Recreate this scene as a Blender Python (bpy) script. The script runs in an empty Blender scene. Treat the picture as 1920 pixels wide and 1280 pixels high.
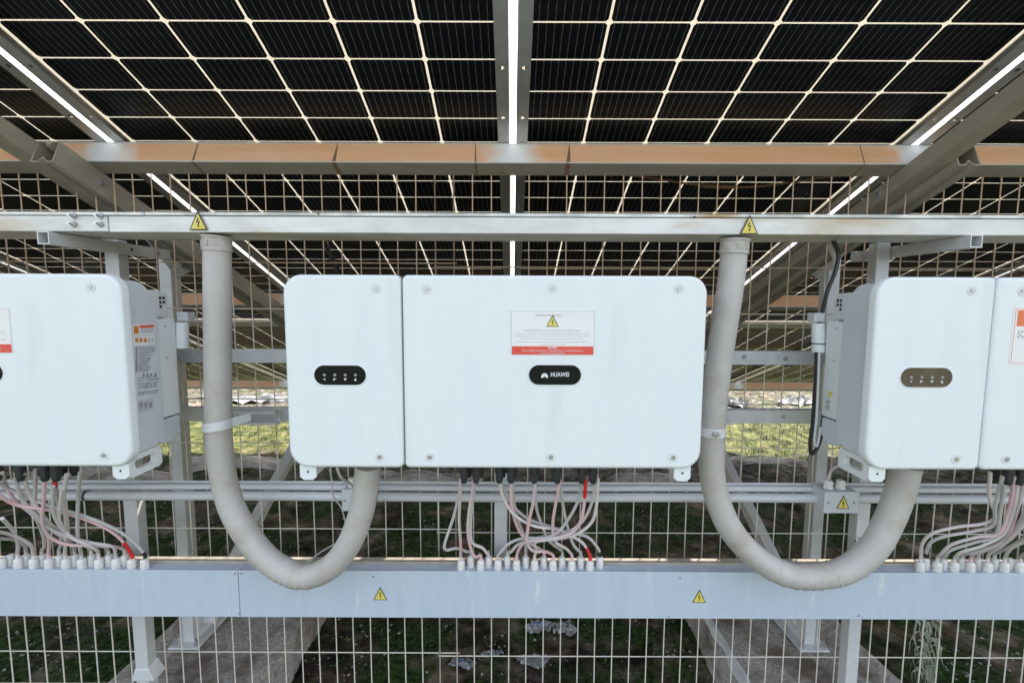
import bpy, math, random
from mathutils import Vector, Matrix, noise as mnoise
R = math.radians
random.seed(7)
scene = bpy.context.scene
COL = scene.collection

# ------------------------------------------------------------------ camera
K = 1.235                      # size of the table's real modules against their first estimate
FPX, PITCH, ROLL, EYE = 830.0, R(5.0), R(0.22), 1.45 * K
EYE_NEAR = EYE; GS = 1.0
Rt = Vector((1, 0, 0)); Fw = Vector((0, math.cos(PITCH), -math.sin(PITCH))); Dn = Vector((0, -math.sin(PITCH), -math.cos(PITCH)))
cam_data = bpy.data.cameras.new('camera'); cam = bpy.data.objects.new('camera', cam_data); COL.objects.link(cam)
cam_data.sensor_width = 36.0; cam_data.lens = FPX / 1920.0 * 36.0
cam_data.clip_start = 0.02; cam_data.clip_end = 400.0
rc = Rt * math.cos(ROLL) - Dn * math.sin(ROLL); bc = -Fw; uc = bc.cross(rc)
m = Matrix((rc, uc, bc)).transposed().to_4x4(); m.translation = Vector((0, 0, EYE))
cam.matrix_world = m
scene.camera = cam

# ------------------------------------------------------------------ light
SUN_EL, SUN_AZ = R(51.7), R(42.0)          # azimuth from +Y towards +X
world = bpy.data.worlds.new('World'); scene.world = world; world.use_nodes = True
wn = world.node_tree.nodes; wl = world.node_tree.links
sky = wn.new('ShaderNodeTexSky'); sky.sky_type = 'NISHITA'; sky.sun_disc = False
sky.sun_elevation = SUN_EL; sky.sun_rotation = SUN_AZ
sky.air_density = 1.0; sky.dust_density = 3.0; sky.ozone_density = 0.6
wn['Background'].inputs[1].default_value = 0.14
hs = wn.new('ShaderNodeHueSaturation'); hs.inputs['Saturation'].default_value = .50; wl.new(sky.outputs[0], hs.inputs['Color'])
wl.new(hs.outputs[0], wn['Background'].inputs[0])
sd = bpy.data.lights.new('sun', 'SUN'); sd.energy = 4.0; sd.angle = R(0.5); sd.color = (1.0, 0.93, 0.82)
sun = bpy.data.objects.new('sun', sd); COL.objects.link(sun)
sdir = Vector((math.sin(SUN_AZ) * math.cos(SUN_EL), math.cos(SUN_AZ) * math.cos(SUN_EL), math.sin(SUN_EL)))
sun.rotation_euler = sdir.to_track_quat('Z', 'Y').to_euler(); sun.location = sdir * 20
scene.view_settings.view_transform = 'Standard'; scene.view_settings.look = 'None'
scene.view_settings.exposure = 2.10; scene.view_settings.gamma = 1.0
scene.view_settings.use_curve_mapping = False
scene.render.engine = 'CYCLES'
scene.cycles.max_bounces = 8; scene.cycles.transparent_max_bounces = 8

# ------------------------------------------------------------------ helpers
def P(px, py, D):                     # photo pixel -> point on the upright plane D metres ahead
    x0, y0 = (px - 960) / FPX, (py - 640) / FPX
    x = x0 * math.cos(ROLL) + y0 * math.sin(ROLL); y = -x0 * math.sin(ROLL) + y0 * math.cos(ROLL)
    d = Rt * x + Fw + Dn * y
    return Vector((0, 0, EYE)) + d * (D / d.y)
def PX(px, py, X):                    # photo pixel -> point on a plane of constant X
    x0, y0 = (px - 960) / FPX, (py - 640) / FPX
    x = x0 * math.cos(ROLL) + y0 * math.sin(ROLL); y = -x0 * math.sin(ROLL) + y0 * math.cos(ROLL)
    d = Rt * x + Fw + Dn * y
    return Vector((0, 0, EYE)) + d * (X / d.x)
def zat(py, D): return P(960, py, D).z

def far(on):                      # the table, its posts and the ground are laid out at 1/K and enlarged about the world origin
    global GS, EYE
    GS = K if on else 1.0; EYE = 1.45 if on else EYE_NEAR
class MB:
    def __init__(s): s.v = []; s.f = []; s.m = []; s.mi = 0
    def add(s, vs, fs, mi=None):
        o = len(s.v); s.v += [Vector(q) for q in vs]; s.f += [tuple(i + o for i in f) for f in fs]
        s.m += [s.mi if mi is None else mi] * len(fs); return s
    def box(s, x0, x1, y0, y1, z0, z1, mi=None):
        return s.add([(x0,y0,z0),(x1,y0,z0),(x1,y1,z0),(x0,y1,z0),(x0,y0,z1),(x1,y0,z1),(x1,y1,z1),(x0,y1,z1)],
                     [(0,3,2,1),(4,5,6,7),(0,1,5,4),(1,2,6,5),(2,3,7,6),(3,0,4,7)], mi)
    def bar(s, a, b, w, h, up=(0,0,1), mi=None):
        a = Vector(a); b = Vector(b); d = (b - a).normalized(); sd_ = d.cross(Vector(up)).normalized(); u = sd_.cross(d)
        vs = [p + sd_ * i * w / 2 + u * j * h / 2 for p in (a, b) for i, j in ((-1,-1),(1,-1),(1,1),(-1,1))]
        return s.add(vs, [(0,3,2,1),(4,5,6,7),(0,1,5,4),(1,2,6,5),(2,3,7,6),(3,0,4,7)], mi)
    def tube(s, pts, r, n=10, mi=None, caps=True):
        pts = [Vector(p) for p in pts]; k = len(pts)
        rs = r if isinstance(r, (list, tuple)) else [r] * k
        ref = None; vs = []; fs = []
        for i, p in enumerate(pts):
            t = (pts[min(i + 1, k - 1)] - pts[max(i - 1, 0)]).normalized()
            if ref is None:
                ref = Vector((0, 0, 1)) if abs(t.z) < .9 else Vector((1, 0, 0))
            ref = (ref - t * ref.dot(t)).normalized(); bi = t.cross(ref)
            for j in range(n):
                a = 2 * math.pi * j / n
                vs.append(p + (ref * math.cos(a) + bi * math.sin(a)) * rs[i])
        for i in range(k - 1):
            for j in range(n):
                fs.append((i*n+j, i*n+(j+1) % n, (i+1)*n+(j+1) % n, (i+1)*n+j))
        if caps: fs.append(tuple(range(n-1, -1, -1))); fs.append(tuple((k-1)*n + j for j in range(n)))
        return s.add(vs, fs, mi)
    def prism(s, outline, ax_u, ax_v, org, ext, mi=None):       # outline (u,v) polygon extruded by vector ext
        org = Vector(org); ax_u = Vector(ax_u); ax_v = Vector(ax_v); ext = Vector(ext); n = len(outline)
        a = [org + ax_u * u + ax_v * v for u, v in outline]
        return s.add(a + [q + ext for q in a], [tuple(range(n-1, -1, -1)), tuple(range(n, 2*n))] +
                     [(i, (i+1) % n, n + (i+1) % n, n + i) for i in range(n)], mi)
    def build(s, name, mat, parent=None, smooth=False, bevel=0, seg=2, loc=None):
        me = bpy.data.meshes.new(name)
        off = Vector((0, 0, 0)) if loc is None else Vector(loc) * GS
        if parent is not None and loc is None: off = Vector(parent.get('_org', (0, 0, 0)))
        me.from_pydata([q * GS - off for q in s.v], [], s.f)
        mats = mat if isinstance(mat, (list, tuple)) else [mat]
        for q in mats: me.materials.append(q)
        for p, i in zip(me.polygons, s.m): p.material_index = i; p.use_smooth = smooth
        if smooth:
            me.update()
            try: me.set_sharp_from_angle(angle=R(42))
            except Exception: pass
        me.validate(); me.update()
        o = bpy.data.objects.new(name, me); COL.objects.link(o)
        if parent is not None:
            o.parent = parent; o['_org'] = tuple(off)
        elif loc is not None: o.location = loc; o['_org'] = tuple(loc)
        else: o['_org'] = (0, 0, 0)
        if bevel:
            bm_ = o.modifiers.new('bevel', 'BEVEL'); bm_.width = bevel; bm_.segments = seg; bm_.limit_method = 'ANGLE'; bm_.angle_limit = R(40)
        return o
def tag(o, label=None, cat=None, group=None, kind=None):
    if label: o['label'] = label
    if cat: o['category'] = cat
    if group: o['group'] = group
    if kind: o['kind'] = kind
    return o
def thing(name, label, cat, loc=(0,0,0), group=None):
    o = bpy.data.objects.new(name, None); COL.objects.link(o); loc = tuple(Vector(loc) * GS); o.location = loc; o['_org'] = tuple(loc)
    o.empty_display_size = .05
    return tag(o, label, cat, group)
def copy_tree(o, parent=None):
    c = o.copy(); COL.objects.link(c); c.parent = parent
    for ch in CH.get(o.name, []) if False else [k for k in ALLCH(o)]: copy_tree(ch, c)
    return c
CH = {}
def ALLCH(o): return list(o.children)
def spline(pts, per=6):
    pts = [Vector(p) for p in pts]; out = []
    q = [pts[0] * 2 - pts[1]] + pts + [pts[-1] * 2 - pts[-2]]
    for i in range(1, len(q) - 2):
        p0, p1, p2, p3 = q[i-1:i+3]
        for k in range(per):
            t = k / per
            out.append(.5 * ((2*p1) + (p2-p0)*t + (2*p0-5*p1+4*p2-p3)*t*t + (3*p1-p0-3*p2+p3)*t*t*t))
    return out + [pts[-1]]
def rrect(x0, x1, z0, z1, rad, n=6, inset=0):      # radii: bl, br, tr, tl ; counter-clockwise (x,z)
    x0 += inset; x1 -= inset; z0 += inset; z1 -= inset; pts = []
    for (cx, cz, r, a0) in ((x0, z0, rad[0], 180), (x1, z0, rad[1], 270), (x1, z1, rad[2], 0), (x0, z1, rad[3], 90)):
        r = max(r - inset, .0015)
        ox = cx + r * (1 if cx == x0 else -1); oz = cz + r * (1 if cz == z0 else -1)
        for k in range(n + 1):
            a = R(a0 + 90 * k / n); pts.append((ox + r * math.cos(a), oz + r * math.sin(a)))
    return pts

# ------------------------------------------------------------------ materials
def mat(name, col, rough=.5, metal=0, col2=None, scale=8, lo=.4, hi=.65, bump=0, bscale=60, rvar=0, spec=None, coat=0, detail=6, stretch=None, dirt=None, dlo=.5, dhi=.75, dscale=3):
    mt = bpy.data.materials.new(name); mt.use_nodes = True; nt = mt.node_tree; b = nt.nodes['Principled BSDF']
    b.inputs['Base Color'].default_value = (*col, 1); b.inputs['Roughness'].default_value = rough; b.inputs['Metallic'].default_value = metal
    if spec is not None: b.inputs['Specular IOR Level'].default_value = spec
    if coat: b.inputs['Coat Weight'].default_value = coat; b.inputs['Coat Roughness'].default_value = .08
    tc = nt.nodes.new('ShaderNodeTexCoord'); vec = tc.outputs['Object']
    if stretch:
        mp = nt.nodes.new('ShaderNodeMapping'); mp.inputs['Scale'].default_value = stretch; nt.links.new(vec, mp.inputs[0]); vec = mp.outputs[0]
    out = None
    def nz(sc, det=detail):
        n = nt.nodes.new('ShaderNodeTexNoise'); n.inputs['Scale'].default_value = sc; n.inputs['Detail'].default_value = det; n.inputs['Roughness'].default_value = .62
        nt.links.new(vec, n.inputs['Vector']); return n.outputs['Fac']
    def ramp(src, a, c, ca, cb):
        r = nt.nodes.new('ShaderNodeValToRGB'); r.color_ramp.elements[0].position = a; r.color_ramp.elements[1].position = c
        r.color_ramp.elements[0].color = (*ca, 1); r.color_ramp.elements[1].color = (*cb, 1); nt.links.new(src, r.inputs[0]); return r.outputs[0]
    if col2 is not None:
        out = ramp(nz(scale), lo, hi, col, col2)
    if dirt is not None:
        mk = ramp(nz(dscale), dlo, dhi, (0,0,0), (1,1,1)); mx = nt.nodes.new('ShaderNodeMixRGB'); nt.links.new(mk, mx.inputs[0])
        if out is not None: nt.links.new(out, mx.inputs[1])
        else: mx.inputs[1].default_value = (*col, 1)
        mx.inputs[2].default_value = (*dirt, 1); out = mx.outputs[0]
    if out is not None: nt.links.new(out, b.inputs['Base Color'])
    if rvar:
        rr = nt.nodes.new('ShaderNodeMapRange'); nt.links.new(nz(scale * 2.3), rr.inputs[0]); rr.inputs[3].default_value = max(rough - rvar, .03); rr.inputs[4].default_value = rough + rvar
        nt.links.new(rr.outputs[0], b.inputs['Roughness'])
    if bump:
        bp = nt.nodes.new('ShaderNodeBump'); bp.inputs['Strength'].default_value = bump; bp.inputs['Distance'].default_value = .002
        nt.links.new(nz(bscale), bp.inputs['Height']); nt.links.new(bp.outputs[0], b.inputs['Normal'])
    return mt
M = {}
M['galv'] = mat('galvanised_steel', (.60,.61,.62), .46, .15, (.70,.71,.72), 35, .35, .7, .08, 120, .08, dirt=(.40,.36,.30), dlo=.52, dhi=.85, dscale=5)
M['post'] = mat('painted_post_steel', (.62,.63,.64), .5, .25, (.70,.71,.72), 22, .35, .7, .06, 120, .08, dirt=(.50,.45,.36), dlo=.58, dhi=.85, dscale=4)
M['lid'] = mat('stained_trunking_lid', (.50,.50,.48), .48, .15, (.78,.78,.76), 13, .40, .58, .15, 70, .1, stretch=(.6,1,1.2), dirt=(.45,.30,.17), dlo=.60, dhi=.72, dscale=5)
M['tray'] = mat('upper_trunking_steel', (.60,.60,.58), .42, .15, (.75,.75,.73), 9, .38, .62, .10, 70, .1, stretch=(.5,1,1.6), dirt=(.50,.40,.28), dlo=.52, dhi=.70, dscale=3.5)
M['traylow'] = mat('lower_trunking_steel', (.52,.61,.72), .42, .15, (.59,.67,.76), 14, .3, .7, .06, 90, .08, stretch=(2.2,1,.35), dirt=(.74,.78,.82), dlo=.62, dhi=.74, dscale=9)
M['rail'] = mat('rail_galvanised', (.66,.67,.69), .42, .08, (.76,.77,.78), 26, .35, .7, .05, 100, .1)
M['rafter'] = mat('dusty_rafter_steel', (.36,.325,.275), .55, .15, (.45,.41,.35), 10, .35, .7, .1, 80, .08, dirt=(.30,.19,.10), dlo=.62, dhi=.8, dscale=5)
M['frame'] = mat('anodised_aluminium', (.50,.50,.49), .38, .7, (.58,.58,.57), 12, .4, .6, 0, 60, .08, dirt=(.42,.36,.28), dlo=.6, dhi=.8, dscale=9)
M['web'] = mat('bright_aluminium_web', (.86,.86,.86), .22, 1.0)
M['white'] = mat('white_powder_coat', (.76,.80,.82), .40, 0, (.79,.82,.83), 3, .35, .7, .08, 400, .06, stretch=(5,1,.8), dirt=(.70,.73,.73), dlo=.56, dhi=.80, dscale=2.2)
M['lipmat'] = mat('dusty_rear_lip', (.36,.31,.25), .7, 0, (.46,.41,.34), 18)
M['recess'] = mat('recess_plastic', (.68,.71,.72), .5, 0, (.72,.74,.75), 30)
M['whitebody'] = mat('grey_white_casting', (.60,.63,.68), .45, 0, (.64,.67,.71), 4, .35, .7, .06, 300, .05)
M['pvc'] = mat('grey_pvc', (.47,.45,.42), .5, 0, (.54,.525,.50), 4, .35, .7, .10, 90, .08, dirt=(.37,.33,.27), dlo=.48, dhi=.72, dscale=8)
M['pvclight'] = mat('pale_conduit_plastic', (.58,.60,.63), .4, 0, (.64,.65,.67), 8, .35, .7, .04, 90, .05)
M['gland'] = mat('white_nylon', (.74,.74,.72), .42, 0, (.80,.79,.77), 30, .4, .6)
M['black'] = mat('black_plastic', (.022,.026,.032), .45, 0, (.035,.04,.048), 30, .4, .6)
M['pill'] = mat('gloss_black_acrylic', (.006,.008,.009), .25, 0, spec=.25)
M['pillreflection'] = mat('acrylic_painted_reflection', (.085,.065,.048), .15, 0, (.12,.095,.07), 14, .4, .6, coat=.5)  # brown mirror image in the right window, put into the base colour
M['print'] = mat('white_print', (.72,.73,.74), .5)
M['greyprint'] = mat('grey_print', (.30,.31,.33), .6)
M['palegreyprint'] = mat('pale_grey_print', (.52,.52,.56), .6)
M['blackprint'] = mat('black_print', (.02,.02,.02), .6)
M['red'] = mat('red_print', (.72,.075,.05), .45, col2=(.78,.17,.12), scale=14, lo=.45, hi=.75)
M['orange'] = mat('orange_print', (.75,.18,.07), .45)
M['orange2'] = mat('orange_symbol', (.70,.24,.03), .5)
M['paper'] = mat('label_vinyl', (.80,.80,.80), .4, col2=(.83,.82,.80), scale=20)
M['yellow'] = mat('warning_yellow', (.72,.60,.10), .45, col2=(.78,.68,.22), scale=40, lo=.4, hi=.7)
M['screw'] = mat('zinc_screw', (.55,.56,.57), .3, .8)
def wire_mat():
    mt = mat('fence_wire_rusting_upward', (.50,.46,.39), .6, .1); nt = mt.node_tree; b = nt.nodes['Principled BSDF']
    tc = nt.nodes.new('ShaderNodeTexCoord'); gp = nt.nodes.new('ShaderNodeNewGeometry'); sp = nt.nodes.new('ShaderNodeSeparateXYZ'); nt.links.new(gp.outputs['Position'], sp.inputs[0])
    n = nt.nodes.new('ShaderNodeTexNoise'); n.inputs['Scale'].default_value = 9; nt.links.new(gp.outputs['Position'], n.inputs['Vector'])
    a = nt.nodes.new('ShaderNodeMath'); a.operation = 'MULTIPLY_ADD'; nt.links.new(n.outputs['Fac'], a.inputs[0]); a.inputs[1].default_value = .9; nt.links.new(sp.outputs[2], a.inputs[2])
    r = nt.nodes.new('ShaderNodeValToRGB'); r.color_ramp.elements[0].position = .40; r.color_ramp.elements[1].position = .58; r.color_ramp.elements[0].color = (.76,.72,.63,1); r.color_ramp.elements[1].color = (.62,.42,.28,1)
    m2 = nt.nodes.new('ShaderNodeMapRange'); nt.links.new(a.outputs[0], m2.inputs[0]); m2.inputs[1].default_value = 1.14; m2.inputs[2].default_value = 3.34; nt.links.new(m2.outputs[0], r.inputs[0])
    nt.links.new(r.outputs[0], b.inputs['Base Color']); return mt
M['wire'] = wire_mat()
M['wirerust'] = mat('rusty_wire', (.34,.17,.08), .75, 0, (.46,.27,.15), 25)
M['cgrey'] = mat('grey_cable_sheath', (.52,.50,.49), .55, 0, (.62,.60,.60), 9, .35, .65)
M['cpink'] = mat('pink_grey_cable_sheath', (.80,.50,.54), .55, 0, (.68,.61,.60), 7, .42, .60)
M['cpale'] = mat('pale_cable_sheath', (.68,.64,.62), .55, 0, (.76,.67,.67), 8, .4, .6)
M['cblack'] = mat('black_cable_sheath', (.02,.02,.022), .4)
M['redsleeve'] = mat('red_heat_shrink', (.70,.03,.03), .4)
M['brown'] = mat('brown_cable', (.22,.12,.07), .7, 0, (.30,.18,.12), 20)
M['teal'] = mat('teal_tape', (.03,.13,.13), .5)
M['cell'] = mat('silicon_cell', (.0020,.0036,.0062), .30, 0, (.003,.008,.015), 2.5, .4, .6, spec=.20)
M['busbar'] = mat('tinned_busbar', (.13,.13,.125), .5, .1)
M['plasticbag'] = mat('crumpled_plastic_film', (.16,.17,.17), .3, 0, (.34,.34,.34), 12, bump=.3, bscale=40)
M['blueprint'] = mat('faded_blue_print', (.06,.12,.30), .5, 0, (.20,.26,.36), 25, .35, .7)
M['dirtysheet'] = mat('dirty_white_sheeting', (.12,.12,.115), .5, 0, (.30,.30,.29), 6)
M['leaf'] = mat('dry_green_leaf', (.28,.31,.23), .6, 0, (.50,.52,.43), 14)
M['grass'] = mat('grass_blade', (.085,.095,.03), .6, 0, (.13,.125,.05), 3, spec=.1)
M['weed'] = mat('dark_weed_leaf', (.03,.065,.015), .6, 0, (.06,.10,.025), 8, spec=.1)
M['pebble'] = mat('pebble_stone', (.10,.09,.08), .8, 0, (.34,.34,.32), 30, .4, .62, spec=.1)

def glass_mat():
    mt = bpy.data.materials.new('translucent_panel_sheet'); mt.use_nodes = True; nt = mt.node_tree; b = nt.nodes['Principled BSDF']
    b.inputs['Base Color'].default_value = (.70,.69,.64,1); b.inputs['Roughness'].default_value = .25
    tr = nt.nodes.new('ShaderNodeBsdfTranslucent'); tr.inputs[0].default_value = (.57,.55,.50,1)
    mx = nt.nodes.new('ShaderNodeMixShader'); mx.inputs[0].default_value = .55
    nt.links.new(b.outputs[0], mx.inputs[1]); nt.links.new(tr.outputs[0], mx.inputs[2])
    nt.links.new(mx.outputs[0], nt.nodes['Material Output'].inputs[0]); return mt
M['sheet'] = glass_mat()

PITCHX, GAP0 = 1.068, 0.0
def purlin_mat():            # brown dust film, rinsed off where rain drips through the gaps between modules
    mt = bpy.data.materials.new('dust_coated_purlin'); mt.use_nodes = True; nt = mt.node_tree; L = nt.links; b = nt.nodes['Principled BSDF']
    tc = nt.nodes.new('ShaderNodeTexCoord'); sp = nt.nodes.new('ShaderNodeSeparateXYZ'); L.new(tc.outputs['Object'], sp.inputs[0])
    def math_(op, a, bb):
        n = nt.nodes.new('ShaderNodeMath'); n.operation = op
        for i, q in enumerate((a, bb)):
            if q is None: continue
            if isinstance(q, (int, float)): n.inputs[i].default_value = q
            else: L.new(q, n.inputs[i])
        return n.outputs[0]
    pp = math_('PINGPONG', sp.outputs[0], PITCHX * K / 2)
    nz = nt.nodes.new('ShaderNodeTexNoise'); nz.inputs['Scale'].default_value = 16; nz.inputs['Detail'].default_value = 5; L.new(tc.outputs['Object'], nz.inputs[0])
    d = math_('ADD', pp, math_('MULTIPLY', math_('SUBTRACT', nz.outputs[0], .5), .12))
    r = nt.nodes.new('ShaderNodeValToRGB'); r.color_ramp.elements[0].position = .035; r.color_ramp.elements[1].position = .10
    r.color_ramp.elements[0].color = (0,0,0,1); r.color_ramp.elements[1].color = (1,1,1,1); L.new(d, r.inputs[0])
    n2 = nt.nodes.new('ShaderNodeTexNoise'); n2.inputs['Scale'].default_value = 5; n2.inputs['Detail'].default_value = 6
    mp = nt.nodes.new('ShaderNodeMapping'); mp.inputs['Scale'].default_value = (.5, 5, 5); L.new(tc.outputs['Object'], mp.inputs[0]); L.new(mp.outputs[0], n2.inputs[0])
    c1 = nt.nodes.new('ShaderNodeValToRGB'); c1.color_ramp.elements[0].position = .35; c1.color_ramp.elements[1].position = .7
    c1.color_ramp.elements[0].color = (.86,.45,.24,1); c1.color_ramp.elements[1].color = (.88,.57,.37,1); L.new(n2.outputs[0], c1.inputs[0])
    mx = nt.nodes.new('ShaderNodeMixRGB'); L.new(r.outputs[0], mx.inputs[0]); mx.inputs[1].default_value = (.78,.79,.80,1); L.new(c1.outputs[0], mx.inputs[2])
    L.new(mx.outputs[0], b.inputs['Base Color']); b.inputs['Roughness'].default_value = .42; b.inputs['Metallic'].default_value = 0
    return mt
M['purlin'] = purlin_mat()

def ground_mat():
    mt = bpy.data.materials.new('soil_moss_gravel'); mt.use_nodes = True; nt = mt.node_tree; L = nt.links; b = nt.nodes['Principled BSDF']
    tc = nt.nodes.new('ShaderNodeTexCoord'); V = tc.outputs['Object']; sp = nt.nodes.new('ShaderNodeSeparateXYZ'); L.new(V, sp.inputs[0])
    def nz(s, d=8, ro=.6, off=0):
        v = V
        if off:
            mp = nt.nodes.new('ShaderNodeMapping'); mp.inputs['Location'].default_value = (off, off * .7, 0); L.new(V, mp.inputs[0]); v = mp.outputs[0]
        n = nt.nodes.new('ShaderNodeTexNoise'); n.inputs['Scale'].default_value = s; n.inputs['Detail'].default_value = d; n.inputs['Roughness'].default_value = ro; L.new(v, n.inputs[0]); return n.outputs[0]
    def ramp(src, stops):
        r = nt.nodes.new('ShaderNodeValToRGB'); e = r.color_ramp.elements
        while len(e) < len(stops): e.new(.5)
        for q, (p, c) in zip(e, stops): q.position = p; q.color = (*c, 1)
        L.new(src, r.inputs[0]); return r.outputs[0]
    def mix(f, a, c):
        x = nt.nodes.new('ShaderNodeMixRGB'); L.new(f, x.inputs[0]) if not isinstance(f, float) else None
        for i, q in ((1, a), (2, c)):
            if isinstance(q, tuple): x.inputs[i].default_value = (*q, 1)
            else: L.new(q, x.inputs[i])
        return x.outputs[0]
    K0, K1 = (0,0,0), (1,1,1)
    soil = ramp(nz(9), [(.36,(.012,.009,.007)), (.5,(.042,.032,.023)), (.64,(.15,.12,.095))])
    rock = ramp(nz(5, off=3), [(.36,(.05,.033,.023)), (.50,(.14,.10,.07)), (.64,(.30,.25,.20))])
    soil = mix(ramp(nz(1.7, 8, off=9), [(.47,K0),(.54,K1)]), soil, rock)
    moss = ramp(nz(40, 4), [(.38,(.006,.018,.004)), (.62,(.045,.085,.022))])
    c = mix(ramp(nz(2.2, 8, .7, 5), [(.43,K0),(.55,K1)]), soil, moss)
    # grass strip beyond the low edge of the array, pale stony bands on both sides of it
    wob = nt.nodes.new('ShaderNodeMath'); wob.operation = 'MULTIPLY_ADD'; L.new(nz(1.3, 5, off=2), wob.inputs[0]); wob.inputs[1].default_value = 1.0; L.new(sp.outputs[1], wob.inputs[2])
    bandn = nt.nodes.new('ShaderNodeMapRange'); L.new(wob.outputs[0], bandn.inputs[0]); bandn.inputs[1].default_value = 3.0 * K; bandn.inputs[2].default_value = 8.0 * K
    gm = ramp(bandn.outputs[0], [(.0,K0), (.30,K0), (.36,K1), (.60,K1), (.66,K0)])
    pm = ramp(bandn.outputs[0], [(.0,K0), (.13,K0), (.20,K1), (.30,K1), (.36,K0), (.60,K0), (.66,K1), (.90,K1)])
    pale = ramp(nz(14, off=7), [(.40,(.035,.028,.02)), (.52,(.085,.075,.06)), (.64,(.20,.19,.175))])
    pmm = nt.nodes.new('ShaderNodeMath'); pmm.operation = 'MULTIPLY'; L.new(pm, pmm.inputs[0]); L.new(ramp(nz(3.5, off=4), [(.42,K0),(.52,K1)]), pmm.inputs[1])
    c = mix(pmm.outputs[0], c, pale)
    gr = ramp(nz(7, off=1), [(.38,(.020,.024,.008)), (.50,(.060,.070,.025)), (.64,(.13,.12,.05))])
    c = mix(gm, c, gr)
    # white specks
    vo = nt.nodes.new('ShaderNodeTexVoronoi'); vo.inputs['Scale'].default_value = 75; L.new(V, vo.inputs['Vector'])
    sm = nt.nodes.new('ShaderNodeMath'); sm.operation = 'MULTIPLY'; L.new(ramp(vo.outputs['Distance'], [(.12,K1),(.2,K0)]), sm.inputs[0]); L.new(ramp(nz(5, 6, off=6), [(.52,K0),(.60,K1)]), sm.inputs[1])
    c = mix(sm.outputs[0], c, (.36,.36,.34))
    L.new(c, b.inputs['Base Color']); b.inputs['Roughness'].default_value = .95; b.inputs['Specular IOR Level'].default_value = .08
    bp = nt.nodes.new('ShaderNodeBump'); bp.inputs['Strength'].default_value = .9; bp.inputs['Distance'].default_value = .012; L.new(nz(45, 10, .7), bp.inputs['Height']); L.new(bp.outputs[0], b.inputs['Normal'])
    return mt
M['ground'] = ground_mat()
M['concrete'] = mat('rough_concrete', (.20,.185,.17), .88, 0, (.52,.49,.45), 75, .32, .66, 1.0, 130, 0, spec=.1, detail=10, dirt=(.15,.125,.10), dlo=.50, dhi=.66, dscale=4)
M['mortar'] = mat('pale_mortar', (.48,.49,.50), .8, 0, (.60,.61,.62), 20, bump=.6, bscale=50)

# ------------------------------------------------------------------ ground
far(True)
def gh(x, y):
    h = .05 * mnoise.noise(Vector((x * .9, y * .9, 1))) + .045 * mnoise.noise(Vector((x * 3.1, y * 3.1, 5))) * (1 if y > 1.9 else .5) + .018 * mnoise.noise(Vector((x * 9, y * 9, 2)))
    if 3.3 < y < 4.1: h += .05 * math.sin((y - 3.3) / .8 * math.pi) * (.5 + mnoise.noise(Vector((x * 1.5, 3, 0))))
    return h - .03
def axis(a, b, step, far):
    v = [a + i * step for i in range(int((b - a) / step) + 1)]
    lo = []; s = step; q = v[0]
    while q > -far: s *= 1.35; q -= s; lo.append(q)
    hi = []; s = step; q = v[-1]
    while q < far: s *= 1.35; q += s; hi.append(q)
    return lo[::-1] + v + hi
xs = axis(-4.2, 4.2, .035, 120); ys = axis(1.2, 7.2, .035, 120)
g = MB(); nx = len(xs)
g.v = [Vector((x, y, gh(x, y) if abs(x) < 30 and abs(y) < 30 else -.03)) for y in ys for x in xs]
g.f = [(j*nx+i, j*nx+i+1, (j+1)*nx+i+1, (j+1)*nx+i) for j in range(len(ys)-1) for i in range(nx-1)]; g.m = [0] * len(g.f)
tag(g.build('ground', M['ground'], smooth=True), kind='structure', label='dark mossy soil and grass under and beyond the solar table')

def footing(x0, x1, y0, y1, label, seed, strip=None):
    rnd = random.Random(seed)
    t = thing('concrete_footing', label, 'footing', ((x0+x1)/2, y0, .0), 'concrete footings under the posts')
    ny, nx_ = 60, 26; v = []; f = []
    for j in range(ny + 1):
        for i in range(nx_ + 1):
            u = i / nx_; w = j / ny; x = x0 + (x1-x0)*u; y = y0 + (y1-y0)*w
            e = .018 * mnoise.noise(Vector((seed, y * 4, 0))); x += e if i in (0, nx_) else 0
            z = .15 + .006 * mnoise.noise(Vector((x*12, y*12, seed))) + .010*mnoise.noise(Vector((x*3, y*3, seed)))
            if i in (0, nx_): z -= .012
            v.append((x, y, z))
    W = nx_ + 1
    f = [(j*W+i, j*W+i+1, (j+1)*W+i+1, (j+1)*W+i) for j in range(ny) for i in range(nx_)]
    o = len(v)
    ring = [j*W for j in range(ny, -1, -1)] + list(range(1, W)) + [j*W+nx_ for j in range(1, ny+1)] + [ny*W+i for i in range(nx_-1, 0, -1)]
    for q in ring: v.append((v[q][0] + rnd.uniform(-.004,.004), v[q][1], -.12))
    n = len(ring)
    f += [(ring[i], o+i, o+(i+1) % n, ring[(i+1) % n]) for i in range(n)]
    mb = MB(); mb.add(v, f); mb.build('slab', M['concrete'], t, smooth=True)
    if strip:
        sb = MB()
        pts = [(strip + .012*mnoise.noise(Vector((y*5, 0, 3))), y, .152) for y in [y0 + .05 + k*(y1-y0-.1)/40 for k in range(41)]]
        vs = []; fs = []
        for k, (x, y, z) in enumerate(pts):
            w = .012 + .008 * mnoise.noise(Vector((y*9, 3, 1)))
            vs += [(x-w-.006, y, z-.02), (x-w*.5, y, z+.006), (x+w*.5, y, z+.006), (x+w+.006, y, z-.004)]
            if k: fs += [(4*(k-1)+q, 4*(k-1)+q+1, 4*k+q+1, 4*k+q) for q in range(3)]
        sb.add(vs, fs); sb.build('mortar_seam', M['mortar'], t, smooth=True)
    return t
fl = P(300, 1160, 1.62); 
footing(-1.385, -.86, 1.18, 2.15, 'rough concrete footing under the left posts, damp and stained brown', 11)
footing(.80, 1.36, 1.18, 2.15, 'rough concrete footing under the right posts with a pale mortar seam at its left', 12, strip=.815)

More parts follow.
